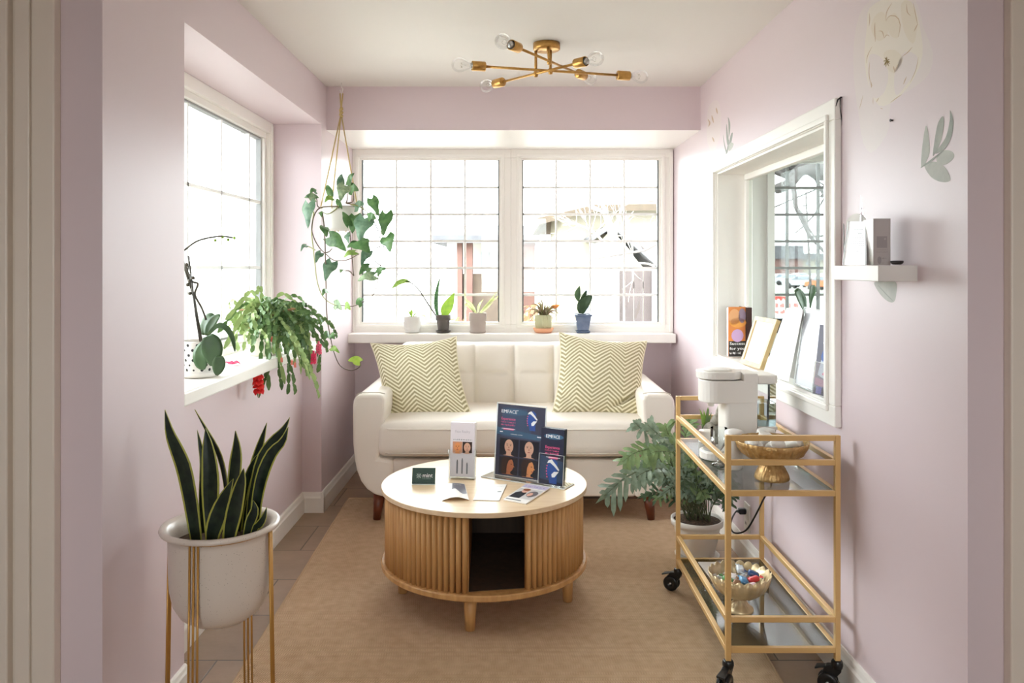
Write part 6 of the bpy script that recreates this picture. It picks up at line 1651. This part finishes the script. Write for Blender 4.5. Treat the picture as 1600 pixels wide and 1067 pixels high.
# brick bungalow (left-hand sash) and its chimney pillar
hB = house('brick_bungalow', 'pale bungalow with red brick pillars outside the left back window', P(740, 440, 20))
dB = 20.0; X = lambda px, d=dB: (px-CX)*d/F; Z = lambda py, d=dB: H - (py-CY)*d/F
mb = MB(); mb.box((X(690), dB+1.6, ZG), (X(832), dB+7, Z(372)), WPOST); mb.build('wall', hB)
mb = MB(); mb.add([(X(676),dB-.3,Z(374)),(X(843),dB-.3,Z(374)),(X(832),dB+4,Z(344)),(X(704),dB+4,Z(344)),(X(676),dB+8,Z(374)),(X(843),dB+8,Z(374))], [(0,1,2,3),(4,3,2,5),(0,3,4),(1,5,2)], ROOFG, False); mb.build('roof', hB, solid=.2)
for a, b_ in ((714,722),(728,738),(818,836)): 
    mb = MB(); mb.box((X(a), dB, ZG), (X(b_), dB+.35, Z(378)), BRICK); mb.build('brick_pillar', hB)
mb = MB(); mb.box((X(714), dB+.4, ZG), (X(795), dB+.6, Z(428)), STONE); mb.build('porch_parapet', hB)
for a, b_ in ((748,760),(764,776)): 
    mb = MB(); mb.box((X(a), dB+1.5, Z(420)), (X(b_), dB+1.58, Z(392)), WIN); mb.build('window', hB)
# shrubs
def shrub(label, px, py, d, r, h, c, c2, seed):
    c_ = P(px, py, d); t = thing('shrub', label, 'shrub', (c_.x, d, ZG)); rs = random.Random(seed); mb = MB(); m = leafmat('shrub_%d' % seed, c, c2, 6, .3, .7)
    for k in range(420):
        a, b_ = rs.uniform(0, 2*PI), math.acos(rs.uniform(-.3, 1)); q = Vector((r*math.cos(a)*math.sin(b_), r*math.sin(a)*math.sin(b_), h*.55 + h*.45*math.cos(b_)))*rs.uniform(.7,1)
        q += Vector((c_.x, d, ZG)); n = Vector((rs.uniform(-1,1), rs.uniform(-1,1), rs.uniform(-1,1))); s_ = rs.uniform(.05,.10); u_ = n.orthogonal().normalized()*s_; v_ = n.cross(u_).normalized()*s_*.6
        mb.add([q-u_, q+v_, q+u_, q-v_], [(0,1,2,3)], m, False)
    mb.build('foliage', t)
    mb = MB()
    for k in range(5): mb.tube([(c_.x, d, ZG), (c_.x+rs.uniform(-.5,.5)*r, d+rs.uniform(-.5,.5)*r, ZG+h*.7)], [.02,.008], VINE, 6)
    mb.build('stems', t)
shrub('pale green shrub outside the left back window, left of the brick porch', 672, 490, 13, .5, 1.4, (140,156,96), (112,128,80), 1)
shrub('reddish shrub in front of the bungalow porch outside', 720, 490, 16, .6, 1.3, (150,108,88), (120,120,88), 2)
shrub('rust leaved shrub by the bungalow right pillar outside', 832, 470, 15, .45, 1.7, (168,120,96), (140,128,96), 3)
# bare trees
def bare_tree(label, bx, by, boughs, m, depth, seed, r0):
    t = thing('bare_tree', label, 'tree', (bx, by, ZG)); rs = random.Random(seed); mb = MB()
    def twig(p, dv, L, r, lv):
        q = [p]; 
        for i in range(4):
            dv = (dv + Vector((rs.uniform(-.3,.3), rs.uniform(-.2,.2), rs.uniform(-.15,.3)))).normalized(); q.append(q[-1] + dv*L/4)
        mb.tube(q, [r*(1-.15*i) for i in range(5)], m, 6)
        if lv > 0:
            for k in range(3): 
                i = rs.randint(1, 4); twig(q[i], (dv + Vector((rs.uniform(-1,1), rs.uniform(-.5,.5), rs.uniform(-.4,.8)))).normalized(), L*rs.uniform(.5,.75), r*.5, lv-1)
    for pts, r in boughs:
        q = smooth_path(pts, 16); mb.tube(q, [r*(1-.6*i/16) for i in range(16)], m, 8)
        for k in range(7):
            i = rs.randint(3, 15); dv = (q[i]-q[i-1]).normalized(); twig(q[i], (dv*.5 + Vector((rs.uniform(-1,1), rs.uniform(-.4,.4), rs.uniform(-.5,1)))).normalized(), r0*rs.uniform(8,18), r*.25, depth)
    mb.build('branches', t)
    mb = MB(); top_ = boughs[0][0][0]; mb.tube([(bx, by, ZG-.05), (bx+.05, by, ZG+.8), top_], [r0*1.5, r0*1.15, r0], m, 12); mb.build('trunk', t)
BARK = mat('grey_bark', (112, 106, 104), .9, noise=((90, 84, 82), 10, .2)); BARK_SUNLIT = mat('sunlit_bark', (226, 218, 204), .8)  # pale copy of the bark, sunlight on the twigs put into its colour
d = 8.0; base_ = P(1345, 400, d)
bare_tree('big bare tree with an arching bough seen through the neighbouring room window', base_.x, d,
    [([P(1345,330,d), P(1330,275,d), P(1305,268,d), P(1285,270,d-.1), P(1268,262,d-.2), P(1248,268,d-.2), P(1232,288,d-.2), P(1212,296,d-.2)], .11), ([P(1345,330,d), P(1330,240,d), P(1290,235,d+.2), P(1262,255,d+.3), P(1240,262,d+.3), P(1215,270,d+.3)], .09), ([P(1345,330,d),P(1370,220,d),P(1400,120,d)], .1), ([P(1345,330,d), P(1310,285,d), P(1298,292,d), P(1283,308,d)], .035)], BARK, 1, 4, .16)
d = 9.0
bare_tree('small bare sapling coloured sunlit pale outside the right back window', (960-CX)*d/F, d,
    [([P(960,400,d), P(945,338,d), P(925,322,d), P(900,308,d)], .022), ([P(960,400,d), P(955,350,d), P(935,310,d), P(930,285,d)], .02), ([P(960,400,d), P(965,345,d), P(972,318,d), P(945,305,d)], .016), ([P(960,400,d),P(930,365,d),P(900,350,d),P(880,352,d)], .016), ([P(960,400,d), P(985,410,d), P(1012,412,d), P(1024,418,d)], .016)], BARK_SUNLIT, 1, 8, .03)
# parking lot: cars, far buildings, pole, banner
CARP = {'white': (222,222,224), 'silver': (170,172,176), 'orange': (196,110,60), 'dark': (84,86,92)}
def car_proto():
    root = thing('parked_car', 'x', 'car', (0,0,0), group='cars in the lot outside')
    body = [(-2.15,.35),(-2.2,.62),(-2.1,.82),(-1.2,.95),(-.55,1.42),(.75,1.46),(1.5,1.02),(2.05,.92),(2.2,.7),(2.15,.35)]
    M = Matrix(((1,0,0,0),(0,0,1,-.85),(0,1,0,0),(0,0,0,1)))
    mb = MB(); mb.prism(body, 1.7, mat('car_paint_white', CARP['white'], .3), M); mb.build('body', root, world=False, bevel=.06)
    mb = MB(); mb.prism([(-1.05,.98),(-.52,1.36),(.70,1.39),(1.32,1.02)], 1.74, WIN, Matrix(((1,0,0,0),(0,0,1,-.87),(0,1,0,0),(0,0,0,1)))); mb.build('window', root, world=False)
    for x in (-1.35, 1.35):
        for y in (-.87, .65): mb = MB(); mb.lathe([(0,-.11),(.26,-.11),(.32,-.08),(.32,.08),(.26,.11),(0,.11)], BLACK, 20, M=Matrix.Translation((x, y+.11, .32)) @ Matrix.Rotation(PI/2, 4, 'X')); mb.build('wheel', root, world=False)
    return root
cp = car_proto()
CS = [(1216,432,80,.3,'silver','silver parked car, leftmost in the lot beyond the neighbouring room window'),(1236,434,74,-.6,'white','white parked car at the front left of the distant lot'),(1256,443,62,-.75,'white','white parked car nearest in the lot, left of the utility pole'),
      (1268,436,66,-.9,'white','white parked car just right of the utility pole'),(1276,430,84,-1.3,'white','white parked car in the rear row of the lot'),(1247,429,92,.2,'silver','silver parked car in the rear row of the lot'),(1290,443,58,-1.2,'orange','orange parked car at the right of the lot'),(1292,432,80,.2,'white','white parked car behind the orange one')]
for i, (px, py, dd, rz, colr, lab) in enumerate(CS):
    dd *= 1.4; c_ = P(px, py, dd); r_ = cp if i == 0 else dup(cp, (0,0,0)); r_.location = (c_.x, dd, ZG); r_.rotation_euler = (0,0,rz); r_['label'] = lab
    for ch in r_.children:
        if ch.name.startswith('body') and colr != 'white':
            ch.data = ch.data.copy(); ch.data.materials[0] = mat('car_paint_' + colr, CARP[colr], .3)
hC = thing('store_building', 'low brick store building with grey roof beyond the distant car lot', 'building', P(1225, 415, 140))
dC = 142.0
mb = MB(); mb.box((X(1195,dC), dC, ZG), (X(1254,dC), dC+10, Z(404,dC)), mat('store_brick', (112,82,76), .8)); mb.build('wall', hC)
mb = MB(); mb.box((X(1193,dC), dC-.6, Z(404.5,dC)), (X(1254,dC), dC+10, Z(384,dC)), ROOFG); mb.build('roof', hC)
hD = thing('pale_building', 'long pale building with grey roof beyond the distant car lot', 'building', P(1290, 415, 152))
dD = 152.0
mb = MB(); mb.box((X(1254,dD), dD, ZG), (X(1420,dD), dD+12, Z(404,dD)), mat('pale_wall', (150,144,128), .8)); mb.build('wall', hD)
mb = MB(); mb.box((X(1253,dD), dD-.6, Z(406,dD)), (X(1422,dD), dD+12, Z(396,dD)), ROOFG); mb.build('roof', hD)
for px in (1262,1277,1300): mb = MB(); mb.box((X(px-3,dD), dD-.1, Z(414,dD)), (X(px+3,dD), dD-.01, Z(408,dD)), WIN); mb.build('window', hD)
up = thing('utility_pole', 'leaning utility pole beyond the neighbouring room window', 'pole', P(1262, 450, 55))
mb = MB(); mb.tube([P(1267,458,55), P(1259,300,55)], [.09,.06], BARK, 10); mb.build('pole', up)
mb = MB(); mb.tube([P(1253,322,55), P(1266,321,55)], .05, BARK, 6); mb.build('crossarm', up)
shrub('leafless grey bush clump beyond the neighbouring room window', 1254, 395, 136, 4.6, 7.0, (150,146,142), (130,128,126), 5)
bn = thing('banner_sign', 'white roadside banner with red lettering beyond the neighbouring room window', 'sign', P(1228, 480, 12))
db = 12.0; X0, X1_, Z0, Z1 = X(1196,db), X(1252,db), Z(500,db), Z(462,db)
mb = MB(); mb.box((X0, db, Z0), (X1_, db+.02, Z1), mat('banner_white', (216,212,206), .6))
p = Print(mb, (X0, db-.001, Z0), (1,0,0), (0,0,1), (0,-1,0)); wB, hB_ = X1_-X0, Z1-Z0; RD = pm('banner_red', (206,62,52)); p.n = Vector((0,-.01,0)) / .00025 * .0006
p.poly([(.22*wB,.97*hB_),(.62*wB,.97*hB_),(.56*wB,.8*hB_),(.5*wB,.9*hB_),(.44*wB,.78*hB_),(.36*wB,.9*hB_),(.3*wB,.8*hB_)], RD, 1)
p.scrawl(.05*wB, .50*hB_, .9*wB, .20*hB_, RD, 1, 3); p.scrawl(.05*wB, .24*hB_, .55*wB, .20*hB_, RD, 1, 5); p.scrawl(.1*wB, .06*hB_, .5*wB, .10*hB_, pm('banner_grey', (140,140,140)), 1, 6)
mb.build('panel', bn)
for x in (X0+.03, X1_-.03): mb = MB(); mb.box((x-.03, db+.02, ZG), (x+.03, db+.07, Z1), WPOST); mb.build('post', bn)
# neighbour's pale wall across the side yard (left window)
hE = thing('neighbour_house', 'pale green sided neighbour house outside the left window', 'house', (-7, 6.5, ZG))
mb = MB(); mb.box((-12, 5.6, ZG), (-6, 13, 2.6), mat('sage_siding', (176,186,178), .7)); mb.build('wall', hE)
mb = MB(); mb.add([(-5.6,5.3,2.55),(-5.6,13.3,2.55),(-9,13.3,4.6),(-9,5.3,4.6),(-12.4,5.3,2.55),(-12.4,13.3,2.55)], [(0,1,2,3),(3,2,5,4)], ROOFG, False); mb.build('roof', hE, solid=.15)

# ------------------------------------------------------------------ hall behind the camera: one unseen lamp added for fill light
FILL_LAMP = bpy.data.materials.new('fill_lamp_diffuser'); FILL_LAMP.use_nodes = True
bs = FILL_LAMP.node_tree.nodes['Principled BSDF']; bs.inputs['Emission Color'].default_value = (1, .95, .88, 1); bs.inputs['Emission Strength'].default_value = 6
hl = thing('hall_fill_lamp', 'added round fill lamp on the hall ceiling, unseen behind the camera', 'ceiling light', (0, -.4, 2.4))
mb = MB(); mb.lathe([(.20,2.449),(.20,2.42),(.19,2.415)], WHITE, 48, c=(0,-.4,0)); mb.build('fill_lamp_base', hl)
mb = MB(); mb.lathe([(.19,2.42),(.15,2.39),(.08,2.375),(0,2.372)], FILL_LAMP, 48, c=(0,-.4,0)); mb.build('diffuser', hl)
la = bpy.data.lights.new('hall_fill_light', 'AREA'); la.shape = 'DISK'; la.size = .38; la.energy = HALL_FILL_W; la.color = (1, .95, .89)
lo = bpy.data.objects.new('hall_fill_light', la); lo.location = (0, -.4, 2.365); C.objects.link(lo)

# ------------------------------------------------------------------ daylight
sc = bpy.context.scene
w = bpy.data.worlds.new('overcast'); sc.world = w; w.use_nodes = True
nt = w.node_tree; bg = nt.nodes['Background']
tc = node(nt, 'ShaderNodeTexCoord'); sp = node(nt, 'ShaderNodeSeparateXYZ'); nt.links.new(tc.outputs['Generated'], sp.inputs[0])
rp = node(nt, 'ShaderNodeValToRGB'); rp.color_ramp.elements[0].position = .0; rp.color_ramp.elements[0].color = (.86, .885, .92, 1); rp.color_ramp.elements[1].position = .8; rp.color_ramp.elements[1].color = (.965, .985, 1, 1)
nt.links.new(sp.outputs[2], rp.inputs[0]); nt.links.new(rp.outputs[0], bg.inputs['Color']); bg.inputs['Strength'].default_value = SKY
def portal(name, loc, rot, sx, sy):
    l = bpy.data.lights.new(name, 'AREA'); l.shape = 'RECTANGLE'; l.size = sx; l.size_y = sy; l.cycles.is_portal = True
    o = bpy.data.objects.new(name, l); o.location = loc; o.rotation_euler = rot; C.objects.link(o)
portal('portal_back', (0, 5.14, 1.43), (-PI/2, 0, 0), 2.0, 1.15)
portal('portal_left', (-1.45, 3.24, 1.44), (0, -PI/2, 0), 1.15, 1.75)
portal('portal_hall', (0, -3.36, 1.475), (PI/2, 0, 0), 1.2, 1.35)
portal('portal_side', (3.45, 3.5, 1.4), (0, PI/2, 0), 1.2, 2.4)
portal('portal_next', (2.18, 5.14, 1.40), (-PI/2, 0, 0), 1.15, 1.15)

cam = bpy.data.cameras.new('camera'); cam.sensor_width = 36; cam.lens = F/1600*36
cam.shift_x = (800-CX)/1600; cam.shift_y = (CY-533.5)/1600; cam.clip_start = .02; cam.clip_end = 500
co_ = bpy.data.objects.new('camera', cam); co_.location = (0, 0, H); co_.rotation_euler = (PI/2, 0, 0); C.objects.link(co_)
sc.camera = co_
vs = sc.view_settings; vs.view_transform = 'Standard'; vs.look = 'None'; vs.gamma = 1; vs.exposure = EXPO; vs.use_curve_mapping = False
sc.cycles.use_denoising = True; sc.cycles.max_bounces = 14; sc.cycles.diffuse_bounces = 8; sc.cycles.glossy_bounces = 5; sc.cycles.transparent_max_bounces = 24; sc.cycles.transmission_bounces = 8
sc.cycles.sample_clamp_indirect = 8; sc.cycles.caustics_reflective = False; sc.cycles.caustics_refractive = False
for o in list(C.objects):
    if o.type == 'MESH' and o.parent is None and 'label' not in o and 'kind' not in o: print('UNTAGGED', o.name)
